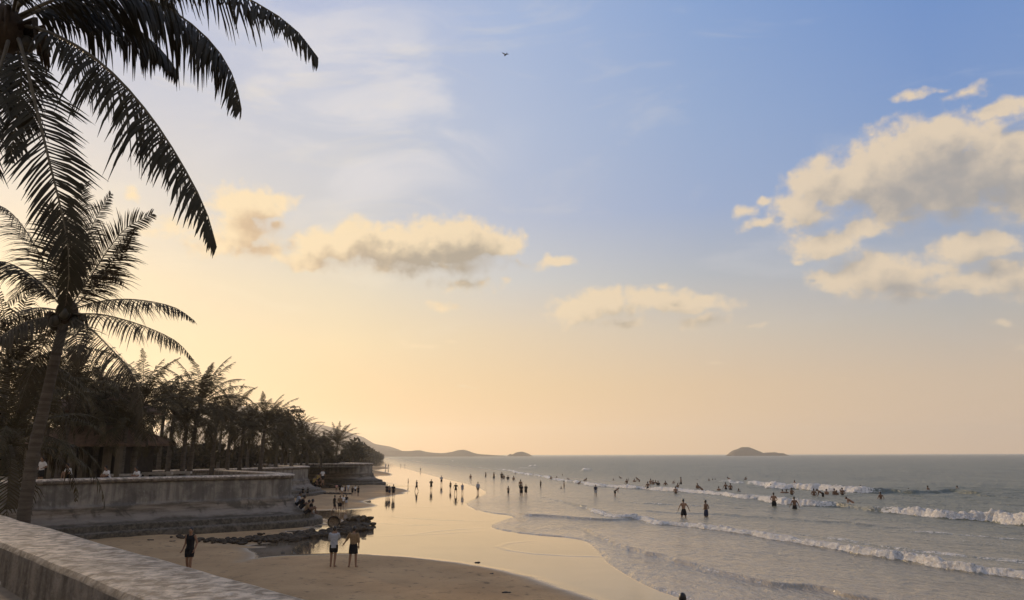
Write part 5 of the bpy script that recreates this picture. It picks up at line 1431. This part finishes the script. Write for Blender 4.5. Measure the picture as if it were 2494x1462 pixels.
for cl, rows in CROWD.items():
    rows = sorted(rows, key=lambda r_: r_[0])
    for i, (px, fy, hy, pose, top, bot, rz, what) in enumerate(rows):
        hgt = {'bend': 1.25, 'raise': 1.86}.get(pose, 1.66)
        p = gpg(px, fy); top_ = at(px, hy, p.y).z
        dry_side = cl in ("on the mirror-wet sand", "beyond the near wall's head", "far down the misty beach")
        if dry_side:
            z0 = ground_z(p.x, p.y); sc = max(.55, min(1.12, (top_ - z0) / hgt))
        else:
            sc = 1.0 if top_ < 1.75 else top_ / hgt
            if cl == "in the ankle-deep water" and (top_ + .15) < 1.66: sc = max(.6, (top_ + .12) / hgt)
            z0 = top_ - hgt * sc
        n_same = len(rows)
        lab = f"{what}, {ORD[i]} from the left {cl}"
        person((p.x, p.y, z0), sc, rz, pose, top, bot, lab, 'skin_dark' if (i % 3) else 'skin', False, 'hair', f"people {cl}")
# sitting on the near wall's footing
for k, (px, py, Y, top, what) in enumerate([(722, 1232, 47.0, 'grey', "person in grey sitting highest on the near wall's flared foot"), (732, 1240, 46.6, 'black', "person in black sitting in the middle on the near wall's flared foot"),
                                            (743, 1252, 46.2, 'tan', "person in tan sitting low on the near wall's flared foot"), (752, 1250, 46.6, 'black', "person in black sitting lowest, at the corner of the near wall's foot")]):
    c = at(px, py, Y); person((c.x, c.y, c.z), .95, -70, 'sit', (S_, top), ('shorts', BLK), what, 'skin_dark', False, 'hair', "people sitting on the near wall's foot")
for k, (px, py, Y, top, pose, what) in enumerate([(772, 1172, 79, 'yellow', 'sit', "person in yellow perched on top of the rubble mound"), (763, 1180, 77, 'yellow', 'sit', "person in dull yellow sitting lower on the rubble mound"), (785, 1183, 76, 'white', 'walk', "person in white climbing down the rubble mound")]):
    c = at(px, py, Y); person((c.x, c.y, c.z), .95, -40, pose, (S_, top), ('shorts', BLK), what, 'skin', False, 'hair', "people on the rubble mound")
# on the promenade behind the wall
for px, hy, Y, top, bot, what in [(105, 1113, 39.5, WHT, BLK, "person in a white shirt standing behind the wall beside the leaning palm"), (175, 1126, 41, WHT, BLK, "person in a white top behind the wall at the pavilion's left end"),
                                  (268, 1132, 41.5, WHT, NAV, "person in white seated low behind the wall before the pavilion porch"), (341, 1134, 43, WHT, GRY, "person in white behind the wall at the slim-trunked palm")]:
    t_ = at(px, hy, Y); z0 = t_.z - 1.66 * .97
    seat = z0 < ZP - .25
    if seat: person((t_.x, t_.y, ZP + max(-.1, t_.z - ZP - .88)), .97, 150, 'sit', (S_, top), ('shorts', bot), what, 'skin')
    else: person((t_.x, t_.y, ZP), max(.8, (t_.z - ZP) / 1.66), 160, 'hips', (S_, top), ('shorts', bot), what, 'skin')

# ------------------------------------------------------------------ haze
def haze():
    m_ = bpy.data.materials.new("haze_air"); m_.use_nodes = True; nt = NT(m_.node_tree); nt.n.clear()
    out = nt.node('ShaderNodeOutputMaterial'); v = nt.node('ShaderNodeVolumePrincipled')
    v.inputs['Color'].default_value = (1.0, 0.96, 0.90, 1); v.inputs['Density'].default_value = HAZE_D; v.inputs['Anisotropy'].default_value = 0.5
    nt.l.new(v.outputs[0], out.inputs['Volume'])
    mb = MB(); mb.box((0, 1850, 50), (9000, 4900, 110))
    for q in range(len(mb.v)):
        mb.v[q].z = -3.5 if mb.v[q].z < 0 else 150.0
    o = mb.build("haze", m_, None, False); tag(o, "thin evening haze over the beach and the sea", "haze", kind="stuff")
HAZE_D = 0.00018
haze()
